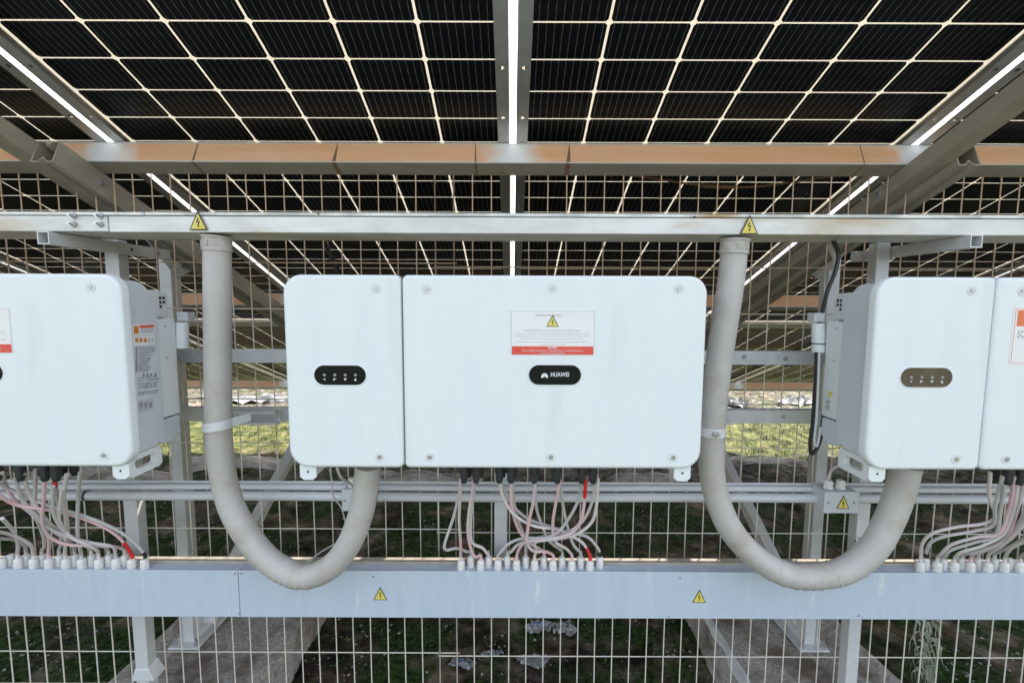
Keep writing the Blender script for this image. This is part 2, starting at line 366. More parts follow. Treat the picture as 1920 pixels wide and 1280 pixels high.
# ------------------------------------------------------------------ solar table
TILT = R(21.7); H0 = .874
S_ = Vector((0, math.cos(TILT), -math.sin(TILT))); N_ = Vector((0, math.sin(TILT), math.cos(TILT)))
def SP(x, s, h): return Vector((0, 0, EYE)) + Vector((x, 0, 0)) + S_ * s + N_ * h       # point of the table: across, down-slope, above eye along its normal
CW, CL, MW, ML = .170, .0844, 1.051, 2.084
def cell_outline(w, l, c):
    a, b_ = w/2, l/2
    return [(-a+c,-b_),(a-c,-b_),(a,-b_+c),(a,b_-c),(a-c,b_),(-a+c,b_),(-a,b_-c),(-a,-b_+c)]
cw, cl = CW - .0058, CL - .0042
def cell_mb(mb, cx, cy, bars=True):
    o = [(cx+u, cy+v) for u, v in cell_outline(cw, cl, .0048)]
    mb.add([(u,v,-.0016) for u,v in o] + [(u,v,-.0004) for u,v in o], [tuple(range(7,-1,-1)), tuple(range(8,16))] + [(i,(i+1)%8,8+(i+1)%8,8+i) for i in range(8)], 0)
    if bars:
        for k in range(10):
            x = cx - cw/2 + cw*(k+.5)/10
            vs = []; n = 6
            for q in range(n+1):
                y = cy - cl/2 + cl*q/n; d = .0007 if q % 2 else .0; wd = .0006 if q % 2 else .0011
                vs += [(x-wd+d, y, -.0019), (x+wd+d, y, -.0019)]
            mb.add(vs, [(2*q, 2*q+1, 2*q+3, 2*q+2) for q in range(n)], 1)
far(False)
cm = MB(); cell_mb(cm, 0, 0)
tmp = cm.build('cell', [M['cell'], M['busbar']]); CELLMESH = tmp.data; CELLMESH.name = 'cell'; bpy.data.objects.remove(tmp)
def cell_centres():
    for i in range(6):
        for j in range(24):
            y = (j - 11.5) * CL + (.0105 if j >= 12 else -.0105)
            yield ((i - 2.5) * CW, y)
def flange_with_holes(mb, x0, x1, y0, y1, z0, z1, holes, r):
    # strip along y with round (8-sided) holes in its underside, built in sections
    ycur = y0; xc = (x0 + x1) / 2
    for hy in sorted(holes):
        mb.box(x0, x1, ycur, hy - r*1.6, z0, z1)
        ya, yb = hy - r*1.6, hy + r*1.6
        sq = [(x1,hy),(x1,yb),(xc,yb),(x0,yb),(x0,hy),(x0,ya),(xc,ya),(x1,ya)]
        ci = [(xc + r*math.cos(R(45*k)), hy + r*math.sin(R(45*k))) for k in range(8)]
        vs = [(x,y,z0) for x,y in sq] + [(x,y,z0) for x,y in ci] + [(x,y,z1) for x,y in sq] + [(x,y,z1) for x,y in ci]
        fs = []
        for k in range(8):
            n = (k+1) % 8
            fs += [(k, 8+k, 8+n, n), (16+k, 16+n, 24+n, 24+k), (8+k, 24+k, 24+n, 8+n), (k, n, 16+n, 16+k)]
        mb.add(vs, fs); ycur = yb
    mb.box(x0, x1, ycur, y1, z0, z1)
def make_module(individual):
    t = bpy.data.objects.new('solar_module', None); COL.objects.link(t); t['_org'] = (0,0,0)
    hw, hl = MW/2, ML/2
    for ya, yb in (((-hl+.002, -.0024), (.0024, hl-.002)) if individual else ((-hl+.002, hl-.002),)): MB().box(-hw+.002, hw-.002, ya, yb, 0, .005).build('glass_sheet', M['sheet'], t)
    holes = [-hl+.35, -hl+.49, hl-.49, hl-.35]
    for sx in (-1, 1):
        b = MB(); xo = sx*hw
        b.box(min(xo, xo-sx*.002), max(xo, xo-sx*.002), -hl, hl, -.033, .007, 1)
        b.box(min(xo-sx*.002, xo-sx*.011), max(xo-sx*.002, xo-sx*.011), -hl+.002, hl-.002, -.0045, -.0022)
        flange_with_holes(b, min(xo-sx*.002, xo-sx*.030), max(xo-sx*.002, xo-sx*.030), -hl+.0, hl-.0, -.033, -.031, holes, .0055)
        b.build('frame_bar', [M['frame'], M['web']], t)
    for sy in (-1, 1):
        b = MB(); yo = sy*hl
        b.box(-hw+.0025, hw-.0025, min(yo, yo-sy*.002), max(yo, yo-sy*.002), -.033, .007)
        b.box(-hw+.0315, hw-.0315, min(yo-sy*.002, yo-sy*.026), max(yo-sy*.002, yo-sy*.026), -.033, -.031)
        b.build('frame_bar', M['frame'], t)
    if individual:
        for cx, cy in cell_centres():
            o = bpy.data.objects.new('cell', CELLMESH); COL.objects.link(o); o.parent = t; o.location = (cx, cy, 0)
    else:
        b = MB()
        for cx, cy in cell_centres(): cell_mb(b, cx, cy, bars=False)
        o = b.build('cell', [M['cell'], M['busbar']], t); o['kind'] = 'stuff'
    for jx in (-.40, 0, .40):
        b = MB(); b.box(jx-.030, jx+.030, -.013, .013, -.020, -.0021); jb = b.build('junction_box', M['black'], t, bevel=.003)
    return t
far(False)
modA = make_module(True); modB = make_module(False)
bpy.context.view_layer.update()
far(True)
COLN = {-3: 'third from the centre gap on the left', -2: 'second from the centre gap on the left', -1: 'first left of the centre gap', 0: 'first right of the centre gap', 1: 'second right of the centre gap', 2: 'third right of the centre gap'}
ORD = ['first','second','third','fourth','fifth','sixth','seventh','eighth','ninth','tenth','eleventh','twelfth','thirteenth','fourteenth','fifteenth','sixteenth','seventeenth','eighteenth']
ua = ub = False
for row in (0, 1):
    for c in range(-6, 6):
        ind = row == 0 and -3 <= c <= 2
        src = modA if ind else modB
        if ind and not ua: t = src; ua = True
        elif not ind and not ub: t = src; ub = True
        else: t = copy_tree(src)
        sc = 2.487 + ML/2
        if row == 0: sc = .398 + ML/2
        t.location = SP(GAP0 + (c + .5) * PITCHX, sc, H0) * K; t.scale = (K, K, K)
        t.rotation_euler = (-TILT, 0, 0)
        side = 'right' if c >= 0 else 'left'; k = c + 1 if c >= 0 else -c
        rn = 'upper, nearer' if row == 0 else 'lower, far'
        tag(t, '%s row bifacial solar panel, %s %s of the centre gap, seen from below' % (rn, ORD[k-1], side), 'solar panel', 'solar panels of the tilted table overhead')

FB = H0 - .0335                              # underside of the module frames
def slope_box(mb, x0, x1, s0, s1, h0, h1, mi=None):
    vs = [SP(x, s, h) for h in (h0, h1) for (x, s) in ((x0,s0),(x1,s0),(x1,s1),(x0,s1))]
    return mb.add(vs, [(0,3,2,1),(4,5,6,7),(0,1,5,4),(1,2,6,5),(2,3,7,6),(3,0,4,7)], mi)
PUR = [(.975, 'brown dust coated purlin crossing above the cabinets, nearest the camera'), (2.0, 'brown purlin seen through the fence mesh just above the white cabinets\' rail'),
       (3.08, 'purlin partly hidden behind the galvanised rail beyond the fence'), (4.12, 'lowest and farthest orange brown purlin, above the grass')]
for i, (s, lab) in enumerate(PUR):
    t = thing('purlin', lab, 'beam', (0, SP(0, s, FB).y, SP(0, s, FB).z), 'purlins under the solar panels')
    b = MB(); slope_box(b, -6.3, 6.3, s, s+.05, FB-.062, FB-.0006); b.m = [1, 0, 0, 0, 0, 0]; b.build('beam_body', [M['purlin'], M['rafter']], t, bevel=.003)
    b = MB(); slope_box(b, -6.3, 6.3, s-.0012, s-.0002, FB-.0035, FB-.0006); slope_box(b, -6.3, 6.3, s-.0012, s-.0002, FB-.062, FB-.0590); b.build('edge_lip', M['rail'], t)
    if i == 0:
        for px in (360, 627, 890, 1070, 1625):
            p = P(px, 285, 1.19); x = p.x
            b = MB(); e = .0012
            pts = [(s-e, FB-.062-e), (s+.05+e, FB-.062-e), (s+.05+e, FB-.001), (s+.05, FB-.001), (s+.05, FB-.062), (s, FB-.062), (s, FB-.001), (s-e, FB-.001)]
            lean = random.uniform(-.012, .012)
            vs = [SP(x + dx + (lean if k < 2 else 0), q[0], q[1]) for dx in (-.0008, .0008) for k, q in enumerate(pts)]; n = 8
            b.add(vs, [(i2, (i2+1) % n, n+(i2+1) % n, n+i2) for i2 in range(n)] + [(0,7,6,5),(0,5,4,1),(1,4,3,2),(8,13,14,15),(8,9,12,13),(9,10,11,12)])
            b.build('cable_tie', M['brown'], t)
def sigma_ring(w, h, n, th):
    o = [(0,0),(w*.3,0),(w*.5,n),(w*.7,0),(w,0),(w,h),(w*.7,h),(w*.5,h-n),(w*.3,h),(0,h)]
    i = [(th,th),(w*.3+th*.2,th),(w*.5,n+th*1.2),(w*.7-th*.2,th),(w-th,th),(w-th,h-th),(w*.7-th*.2,h-th),(w*.5,h-n-th*1.2),(w*.3+th*.2,h-th),(th,h-th)]
    return o, i
RT = FB - .063
for lab, xa, s0b, sb1 in (('long sloping rafter with a bolted open ended splice, upper left', -1.215, .90, 3.6), ('long sloping rafter with a bolted open ended splice, upper right', 1.027, .90, 3.6)):
    t = thing('rafter', lab, 'rafter', tuple(SP(xa, .5, RT)), 'rafters of the solar table')
    b = MB(); slope_box(b, xa, xa+.049, .40, 4.45, RT-.042, RT); b.build('main_profile', M['rafter'], t, bevel=.002)
    o, i = sigma_ring(.055, .060, .012, .0032)
    b = MB(); n = len(o); vs = []
    for s in (s0b, sb1):
        for ring in (o, i): vs += [SP(xa + .050 + u, s, RT - .060 + v) for u, v in ring]
    fs = []
    for k in range(n):
        q = (k+1) % n
        fs += [(k, q, 2*n+q, 2*n+k), (n+q, n+k, 3*n+k, 3*n+q), (k, n+k, n+q, q), (2*n+k, 2*n+q, 3*n+q, 3*n+k)]
    b.add(vs, fs); b.build('splice_profile', M['rafter'], t)
    for s in (1.02, 1.16, 1.42):
        c0 = SP(xa + .105, s, RT - .03); b = MB(); b.tube([c0, c0 + Vector((.006,0,0))], .0075, 6); b.tube([c0, c0 + Vector((.012,0,0))], .004, 8); b.build('bolt', M['screw'], t)
        c0 = SP(xa - .0, s+.05, RT - .02); b = MB(); b.tube([c0, c0 - Vector((.005,0,0))], .0075, 6); b.build('bolt', M['screw'], t)

# ------------------------------------------------------------------ posts, struts, ties
BASEZ = .155
def holes_dots(mb, pts, r=.003):
    for p in pts: mb.tube([p, p + Vector((0,-.0008,0))], r, 8)
def front_post(label, x0, x1, foot=True, z0=BASEZ*K, z1=None):
    z1 = zat(452, 1.43) if z1 is None else z1
    t = thing('front_post', label, 'post', ((x0+x1)/2, 1.45, z0), 'front posts carrying the cabinets')
    MB().box(x0, x1, 1.43, 1.468, z0 + (.012 if foot else 0), z1).build('post_shaft', M['post'], t, bevel=.003)
    if foot:
        b = MB(); e = .020; zt = z0 + .026
        b.add([(x0-e,1.41,z0+.002),(x1+e,1.41,z0+.002),(x1+e,1.49,z0+.002),(x0-e,1.49,z0+.002),(x0-.004,1.427,zt),(x1+.004,1.427,zt),(x1+.004,1.471,zt),(x0-.004,1.471,zt)],
              [(0,3,2,1),(4,5,6,7),(0,1,5,4),(1,2,6,5),(2,3,7,6),(3,0,4,7)]); b.build('flared_foot', M['post'], t, bevel=.002)
    return t
far(False)
front_post('pale steel front post at the left, below the left cabinet\'s handle', -1.302, -1.257)
fpl = bpy.data.objects['front_post']; zb_ = zat(1256, 1.43)
b = MB(); b.add([(-1.312,1.424,zb_-.04),(-1.236,1.424,zb_-.04),(-1.236,1.48,zb_-.04),(-1.312,1.48,zb_-.04),(-1.303,1.427,zb_),(-1.255,1.427,zb_),(-1.255,1.470,zb_+.012),(-1.303,1.470,zb_)],
      [(0,3,2,1),(4,5,6,7),(0,1,5,4),(1,2,6,5),(2,3,7,6),(3,0,4,7)]); b.build('foot_bracket', M['post'], fpl, bevel=.002)
fp = front_post('pale steel front post at the right, beside the small junction box', 1.163, 1.205)
b = MB(); holes_dots(b, [P(1604, 1013, 1.4298), P(1610, 1008, 1.4298)]); b.build('screw_hole', M['blackprint'], fp)
front_post('short upright between the lower trunking and the middle cabinet', -.057, -.014, foot=False, z0=zat(1075, 1.43), z1=zat(820, 1.43))

far(True)
def rear_post(label, x0, x1, sgn):
    zt = zat(455, 1.58)
    t = thing('rear_post', label, 'post', ((x0+x1)/2, 1.605, BASEZ), 'rear posts carrying the rafters')
    MB().box(x0, x1, 1.58, 1.628, BASEZ+.004, zt - .05).build('post_shaft', M['post'], t, bevel=.003)
    bp = MB().box(x0-.035, x1+.035, 1.55, 1.76, BASEZ-.004, BASEZ+.004).build('base_plate', M['post'], t, bevel=.001)
    for bx, by in ((x0-.02,1.565),(x1+.02,1.565),(x0-.02,1.74),(x1+.02,1.74)):
        b = MB(); b.tube([(bx,by,BASEZ+.004),(bx,by,BASEZ+.016)], .009, 6); b.tube([(bx,by,BASEZ+.016),(bx,by,BASEZ+.03)], .005, 8); b.build('anchor_bolt', M['screw'], bp)
    for x in (x0-.0045, x1+.0005):
        b = MB(); b.prism([(1.575,BASEZ+.004),(1.745,BASEZ+.004),(1.745,BASEZ+.06),(1.70,BASEZ+.115),(1.575,BASEZ+.115)], (0,1,0), (0,0,1), (x,0,0), (.004,0,0)); b.build('base_cheek', M['post'], t)
        for hy, hz in ((1.66,.06),(1.70,.045),(1.62,.08)):
            b = MB(); b.tube([(x - .006, hy, BASEZ+hz), (x+.010, hy, BASEZ+hz)], .006, 6); b.build('bolt', M['screw'], t)
    # gusset that clasps the rafter
    gx = x1 + .001 if sgn < 0 else x0 - .005
    pl = [(275,447),(330,447),(366,500),(362,508),(338,520),(320,503),(300,480)]
    pts = [PX(px, py, -1.2) for px, py in pl]
    b = MB(); b.prism([(p.y, p.z) for p in pts], (0,1,0), (0,0,1), (gx,0,0), (.004,0,0)); b.build('gusset_plate', M['post'], t, bevel=.001)
    for px, py in ((341,497),(300,456)):
        p = PX(px, py, -1.2); b = MB(); b.tube([(gx-.008,p.y,p.z),(gx+.012,p.y,p.z)], .008, 6); b.build('bolt', M['screw'], t)
    # front clamp strap around the post
    zz = zat(600, 1.58)
    MB().box(x0-.004, x1+.004, 1.575, 1.58, zz, zz+.02).build('clamp_strap', M['post'], t)
    return t
rear_post('rear steel post at the left, behind the left grey hose', -1.250, -1.208, -1)
rear_post('rear steel post at the right, behind the black cable loop', 1.120, 1.160, 1)
for lab, x in (('diagonal strut rising behind the left grey hose', -1.19), ('diagonal strut rising behind the right grey hose', 1.135)):
    t = thing('diagonal_strut', lab, 'strut', (x, 1.66, .26), 'diagonal struts behind the fence')
    MB().bar((x,1.66,.25),(x,3.02,1.03), .045, .048).build('strut_tube', M['post'], t, bevel=.003)
    MB().bar((x,1.64,.19),(x,1.70,.27), .05, .03).build('strut_foot', M['post'], t, bevel=.002)
def square_tube(label, x0, x1, z1):
    t = thing('tie_tube', label, 'tube', ((x0+x1)/2, 1.19, z1-.03), 'square tie tubes with open ends')
    w = .0025; h = .033; b = MB(); y0, y1 = 1.185, 1.60
    b.box(x0,x1,y0,y1,z1-w,z1); b.box(x0,x1,y0,y1,z1-h,z1-h+w); b.box(x0,x0+w,y0,y1,z1-h+w,z1-w); b.box(x1-w,x1,y0,y1,z1-h+w,z1-w)
    b.build('tube_wall', M['post'], t)
    p = Vector((x1 if x0 < 0 else x0, 1.44, z1-.017)); s = 1 if x0 < 0 else -1
    b = MB(); b.tube([p, p + Vector((s*.001,0,0))], .0045, 8); b.build('tube_hole', M['blackprint'], t)
    b = MB(); b.tube([p+Vector((0,.10,0)), p+Vector((s*.006,.10,0))], .007, 6); b.build('bolt', M['screw'], t)
ZB = zat(438, 1.20)
far(False); ZB = zat(438, 1.20)
square_tube('short square tube with open end under the left part of the upper trunking', -1.252, -1.221, ZB-.001)
square_tube('short square tube with open end under the right part of the upper trunking', 1.207, 1.239, ZB-.001)

far(False)
# ------------------------------------------------------------------ stickers
def triangle_sticker(parent, c, w, h, y_off=0):
    c = Vector(c); b = MB()
    def tri(s, y, mi, dz=0):
        b.add([(c.x-w/2*s, c.y-y, c.z-h/2*s+dz),(c.x+w/2*s, c.y-y, c.z-h/2*s+dz),(c.x, c.y-y, c.z+h/2*s+dz)], [(0,1,2)], mi)
    # border with thickness, face slightly proud
    b.prism([(-w/2,-h/2),(w/2,-h/2),(w*.02,h/2),(-w*.02,h/2)], (1,0,0), (0,0,1), c, (0,-.0006,0), 1)
    tri(.84, .0009, 0, -h*.028)
    o = b.build('warning_sticker', [M['yellow'], M['blackprint']], parent)
    z = [(-.02,.24),(-.10,-.03),(.02,.0),(-.02,-.20),(-.055,-.17),(-.005,-.30),(.06,-.18),(.025,-.2),(.10,.06),(-.02,.03),(.04,.24)]
    k = MB(); k.prism([(u*h*1.0, v*h*.95 - h*.08) for u, v in z], (1,0,0), (0,0,1), (c.x, c.y-.0010, c.z), (0,-.0003,0)); k.build('lightning_symbol', M['blackprint'], o)
    return o

# ------------------------------------------------------------------ upper trunking
UY0, UY1 = 1.20, 1.352; ZB = zat(438, 1.20)
t = thing('upper_cable_trunking', 'long pale steel trunking above the cabinets with two yellow warning triangles', 'cable trunking', (0, UY0, ZB))
zt = zat(400, UY0); zl = zat(407.5, UY0); xj = P(203, 418, UY0).x
MB().box(xj+.001, 3.2, UY0, UY1, ZB, zl).build('trunking_section', M['tray'], t, bevel=.002)
MB().box(-3.2, xj-.001, UY0-.002, UY1, ZB+.001, zl-.0005).build('trunking_section', M['tray'], t, bevel=.002)
MB().box(xj+.1, 3.2, UY0-.003, UY1+.003, zl+.0012, zt).build('lid', M['lid'], t, bevel=.002)
MB().box(-3.2, xj+.099, UY0-.0045, UY1+.003, zl+.0008, zt-.001).build('lid', M['lid'], t, bevel=.002)
for px, py in ((137,404),(187,404),(137,420),(187,420)):
    p = P(px, py, UY0-.0045); b = MB(); b.tube([p, p-Vector((0,.004,0))], .0085, 12); b.tube([p-Vector((0,.004,0)), p-Vector((0,.010,0))], .0062, 6); b.tube([p-Vector((0,.010,0)), p-Vector((0,.015,0))], .0035, 8); b.build('bolt', M['screw'], t)
for px, py in ((597,401),(1302,407)):
    p = P(px, py, UY0-.0035); b = MB(); b.tube([p, p-Vector((0,.0015,0))], .0028, 8); b.build('rivet', M['blackprint'], t)
triangle_sticker(t, P(371.5, 413.5, UY0-.0046), .0475, .049)
triangle_sticker(t, P(1405, 421.5, UY0-.0046), .0475, .049)

# ------------------------------------------------------------------ lower trunking with glands
LY0 = 1.30; LZ1 = zat(1071, LY0); LZ0 = zat(1158, LY0); LY1 = 1.344
lt = thing('lower_cable_trunking', 'wide blue grey steel trunking below the cabinets with white glands on top', 'cable trunking', (0, LY0, LZ0))
xj2 = P(448, 1110, LY0).x
for a, c in ((-3.0, xj2-.0008), (xj2+.0008, 3.0)):
    b = MB(); th = .0025
    b.box(a, c, LY0, LY0+th, LZ0, LZ1); b.box(a, c, LY0+th, LY1, LZ1-.007, LZ1-.007+th); b.box(a, c, LY0+th, LY1, LZ0, LZ0+th); b.box(a, c, LY1-th, LY1, LZ0+th, LZ1-.008)
    b.build('trunking_section', M['traylow'], lt, bevel=.001)
MB().box(-3.0, 3.0, LY1+.001, LY1+.030, LZ1-.03, LZ1+.002).build('rear_lip', M['lipmat'], lt, bevel=.002)
for px, py in ((441,1074),(453,1074),(449,1149),(700,1080),(1275,1082),(1253,1155),(1625,1080),(1610,1153)):
    p = P(px, py, LY0); b = MB(); b.tube([p, p-Vector((0,.0018,0))], .003, 8); b.build('rivet', M['screw'], lt)
triangle_sticker(lt, P(713, 1112, LY0), .0425, .042)
triangle_sticker(lt, P(1311, 1117, LY0), .0425, .042)
GZ = LZ1 - .0045
def gland_mesh():
    b = MB(); b.tube([(0,0,0),(0,0,.005)], .0128, 6); b.tube([(0,0,.005),(0,0,.009)], .0098, 12); b.tube([(0,0,.009),(0,0,.014)], .0130, 6)
    b.tube([(0,0,.014),(0,0,.024),(0,0,.030),(0,0,.033)], [.0115,.0120,.0104,.0074], 12); return b
gm = gland_mesh().build('cable_gland', M['gland'], smooth=True); GM = gm.data; bpy.data.objects.remove(gm)
FRONT, BACK = LY0 + .0155, LY0 + .0345
def place_gland(px, back):
    y = BACK if back else FRONT
    d = y
    x = P(px, 1060 if not back else 1050, y).x
    o = bpy.data.objects.new('cable_gland', GM); COL.objects.link(o); o.parent = lt
    o.location = Vector((x, y, GZ)) - Vector(lt['_org']); o.rotation_euler = (random.uniform(-.05,.05), random.uniform(-.05,.05), random.random()*6)
    return Vector((x, y, GZ + .026))
GC = [(864,0),(883,1),(901,0),(916,1),(933.5,0),(952,1),(969,0),(986,1),(1002.5,0),(1020,1),(1037,0),(1054,1),(1072,0),(1089,1),(1106,0),(1124,1)]
GL = [(35,0),(50,1),(64,0),(80,1),(93,0),(112,1),(124,0),(141,1),(154,0),(172,1),(186,0),(204,1),(218,0),(234,1),(248,0),(272,0)]
GR = [(1725,0),(1736,1),(1757,0),(1769,1),(1789,0),(1804,1),(1820,0),(1835,1),(1851,0),(1865,1),(1883,0),(1895,1),(1912,0),(1928,1)]
GCp = [place_gland(*q) for q in GC]; GLp = [place_gland(*q) for q in [(4,0),(20,1)] + GL][2:]; GRp = [place_gland(*q) for q in GR]

# ------------------------------------------------------------------ cables
CONY = 1.14
def cable(label, pts, r, matk, end, D0=CONY, D1=None, red=None, dark_end=False, redstart=False):
    """pts: photo pixels from the connector down; depth eases from the connector row to the gland"""
    n = len(pts); Y1 = end.y
    L = []
    for i, (px, py) in enumerate(pts):
        f = i / n; d = D0 + (Y1 - D0) * (f ** .8); L.append(P(px, py, d))
    L.append(end + Vector((0,0,.022))); L.append(end)
    sp = spline(L, 7)
    o = MB().tube(sp, r, 8).build('cable', M[matk], smooth=True)
    tag(o, label, 'cable', 'cables between the cabinets and the lower trunking')
    if red or dark_end:
        k = len(sp); b = MB(); b.tube(sp[k-(13 if red else 9):k-1], r*1.12, 8); b.build('end_sleeve', M['redsleeve'] if red else M['cblack'], o, smooth=True)
    if redstart:
        b = MB(); b.tube(sp[0:6], r*1.15, 8); b.build('end_sleeve', M['redsleeve'], o, smooth=True)
    return o
def z8(l): return [(800 + x/5.333, 860 + y/5.333) for x, y in l]
def z7(l): return [(x/5.333, 840 + y/5.333) for x, y in l]
def zr(l): return [(1280 + x/2.559, 780 + y/2.559) for x, y in l]
CT = [ # gland index, material, path (zoomed units), front connector?
 (0,'cpink',[(340,200),(335,400),(325,600),(340,850)],0,{}),
 (1,'cgrey',[(335,220),(320,380),(262,600),(180,850),(200,908),(300,890),(400,925)],1,{}),
 (2,'cpink',[(470,200),(455,350),(425,520),(412,700),(430,850),(480,975)],0,{}),
 (3,'cpale',[(480,230),(462,400),(440,600),(440,780),(470,850),(560,890),(610,950)],1,{}),
 (4,'cgrey',[(1550,230),(1520,400),(1430,580),(1320,720),(1180,790),(980,790),(830,840),(740,930)],1,{}),
 (5,'cpale',[(1690,230),(1640,470),(1540,640),(1380,740),(1100,790),(920,850),(840,930)],1,{}),
 (6,'cpink',[(1590,200),(1575,450),(1530,640),(1420,755),(1180,810),(1000,825),(930,890)],0,{'redstart':True}),
 (7,'cgrey',[(860,230),(875,450),(930,650),(985,800),(990,910)],1,{}),
 (8,'cpale',[(1715,200),(1700,450),(1650,630),(1500,750),(1300,800),(1090,830),(1100,920)],0,{}),
 (9,'cpink',[(840,200),(850,450),(880,600),(940,740),(1050,850),(1150,910)],0,{}),
 (10,'cpink',[(1087,200),(1065,430),(1020,640),(1005,830),(1070,920),(1190,925)],0,{}),
 (11,'cgrey',[(1085,300),(1100,500),(1160,680),(1230,820),(1330,900)],1,{}),
 (12,'cpink',[(1335,200),(1290,450),(1262,650),(1285,820),(1400,900)],0,{}),
 (13,'cgrey',[(1340,300),(1370,500),(1420,720),(1470,860),(1535,930)],1,{}),
 (14,'cpale',[(725,200),(765,380),(880,560),(1080,670),(1320,705),(1470,780),(1570,850)],0,{'red':True}),
 (15,'cgrey',[(750,250),(850,450),(1000,590),(1180,660),(1430,735),(1600,775),(1690,860)],1,{'dark_end':True}),
]
cname = {'cpink':'pink tinted','cpale':'pale beige','cgrey':'grey'}
for gi, mk, path, bk, kw in CT:
    extra = ' with red end sleeve' if kw.get('red') else ' with red top sleeve' if kw.get('redstart') else ' with black lower end' if kw.get('dark_end') else ''
    cable('%s cable%s, %s gland from left, under the middle cabinet' % (cname[mk], extra, ORD[gi]), z8(path), .0045, mk, GCp[gi], D0=CONY + .04*bk, **kw)
LT = [
 (4,'cpink',[(20,240),(60,370),(150,520),(300,640),(400,750),(470,850),(492,950)],{}),
 (9,'cpale',[(235,250),(280,420),(380,600),(480,730),(600,830),(760,920),(890,990)],{}),
 (3,'cgrey',[(355,210),(350,450),(345,640),(400,780),(440,900),(440,990)],{}),
 (13,'cpink',[(445,260),(440,500),(425,680),(440,800),(520,900),(700,965),(1000,970),(1160,985)],{}),
 (5,'cgrey',[(540,260),(560,430),(580,560),(575,700),(610,850),(610,960)],{'redstart':True}),
 (6,'cpale',[(665,260),(640,500),(655,700),(665,830),(655,960)],{}),
 (8,'cgrey',[(800,240),(782,500),(775,800),(790,950)],{}),
 (11,'cgrey',[(530,380),(535,640),(620,800),(740,900),(900,955),(1050,985)],{}),
 (10,'cpale',[(625,400),(600,600),(600,740),(700,880),(870,960),(960,1010)],{}),
 (14,'cpink',[(-40,440),(150,560),(450,610),(700,660),(1000,770),(1190,890)],{'red':True}),
 (15,'cgrey',[(-40,330),(120,420),(480,570),(820,670),(1100,780),(1310,910)],{'dark_end':True}),
 (2,'cpale',[(-60,830),(60,850),(200,900),(310,970)],{}),
 (1,'cgrey',[(-60,900),(40,905),(150,915),(245,970)],{}),
 (0,'cpale',[(20,700),(110,800),(165,900),(180,980)],{}),
 (12,'cgrey',[(155,210),(180,400),(270,600),(440,760),(620,860),(900,940),(1120,980)],{}),
 (7,'cgrey',[(150,300),(230,520),(400,700),(540,830),(680,920),(740,990)],{}),
]
for gi, mk, path, kw in LT:
    extra = ' with red end sleeve' if kw.get('red') else ' with red top sleeve' if kw.get('redstart') else ' with dark lower end' if kw.get('dark_end') else ''
    cable('%s cable%s, %s gland from left, under the left cabinet' % (cname[mk], extra, ORD[gi]), z7(path), .0045, mk, GLp[gi], D0=CONY, **kw)
RTB = [
 (0,'cpale',[(1475,270),(1472,390),(1500,480),(1440,515),(1320,530),(1200,560),(1150,610)],{'red':False}),
 (1,'cgrey',[(1535,290),(1500,430),(1490,520),(1400,550),(1260,575),(1190,605),(1170,650)],{'dark_end':True}),
 (2,'cpink',[(1590,290),(1570,430),(1520,560),(1410,580),(1290,615),(1240,660)],{}),
 (3,'cgrey',[(1545,330),(1525,450),(1500,570),(1400,605),(1290,640),(1258,670)],{}),
 (4,'cpale',[(1610,300),(1590,430),(1540,560),(1440,620),(1340,650),(1310,675)],{}),
 (5,'cgrey',[(1640,300),(1600,450),(1540,590),(1440,640),(1360,660)],{}),
 (6,'cpink',[(1650,300),(1610,430),(1560,570),(1480,630),(1410,655)],{}),
 (7,'cgrey',[(1660,420),(1610,520),(1540,600),(1460,640)],{}),
 (8,'cpale',[(1680,460),(1600,560),(1530,620),(1480,650)],{}),
 (9,'cgrey',[(1700,480),(1640,520),(1640,580),(1540,640)],{}),
 (10,'cpale',[(1700,560),(1640,600),(1580,630),(1555,660)],{}),
 (12,'cgrey',[(1720,600),(1680,630),(1640,660)],{}),
]
for gi, mk, path, kw in RTB:
    kw = {k: v for k, v in kw.items() if v}
    extra = ' with dark lower end' if kw.get('dark_end') else ''
    cable('%s cable%s, %s gland from left, under the right cabinet' % (cname[mk], extra, ORD[gi]), zr(path), .0045, mk, GRp[gi], D0=CONY, **kw)

# ------------------------------------------------------------------ cabinets (inverters)
CY = 1.08; CZ0 = zat(878, CY); CZ1 = zat(516, CY); CXC = -.0414; HH = CZ1 - CZ0
def LC(px, py): p = P(px, py, CY); return p.x - CXC, p.z - CZ0            # pixel on the middle cabinet's face -> its local x, z
def text_mesh(body, size, matl, parent, x, z, y=-.0032, name='lettering', align='CENTER', sx=1.0, bold=0):
    cu = bpy.data.curves.new(name, 'FONT'); cu.body = body; cu.size = size; cu.align_x = align; cu.align_y = 'CENTER'; cu.extrude = .0002; cu.offset = bold; cu.resolution_u = 2
    o = bpy.data.objects.new(name, cu); COL.objects.link(o)
    dg = bpy.context.evaluated_depsgraph_get(); me = bpy.data.meshes.new_from_object(o.evaluated_get(dg))
    COL.objects.unlink(o); bpy.data.objects.remove(o)
    me.transform(Matrix(((sx,0,0,x),(0,0,-1,y),(0,1,0,z),(0,0,0,1))))
    me.materials.clear(); me.materials.append(matl)
    q = bpy.data.objects.new(name, me); COL.objects.link(q); q.parent = parent; q['_org'] = (0,0,0); return q
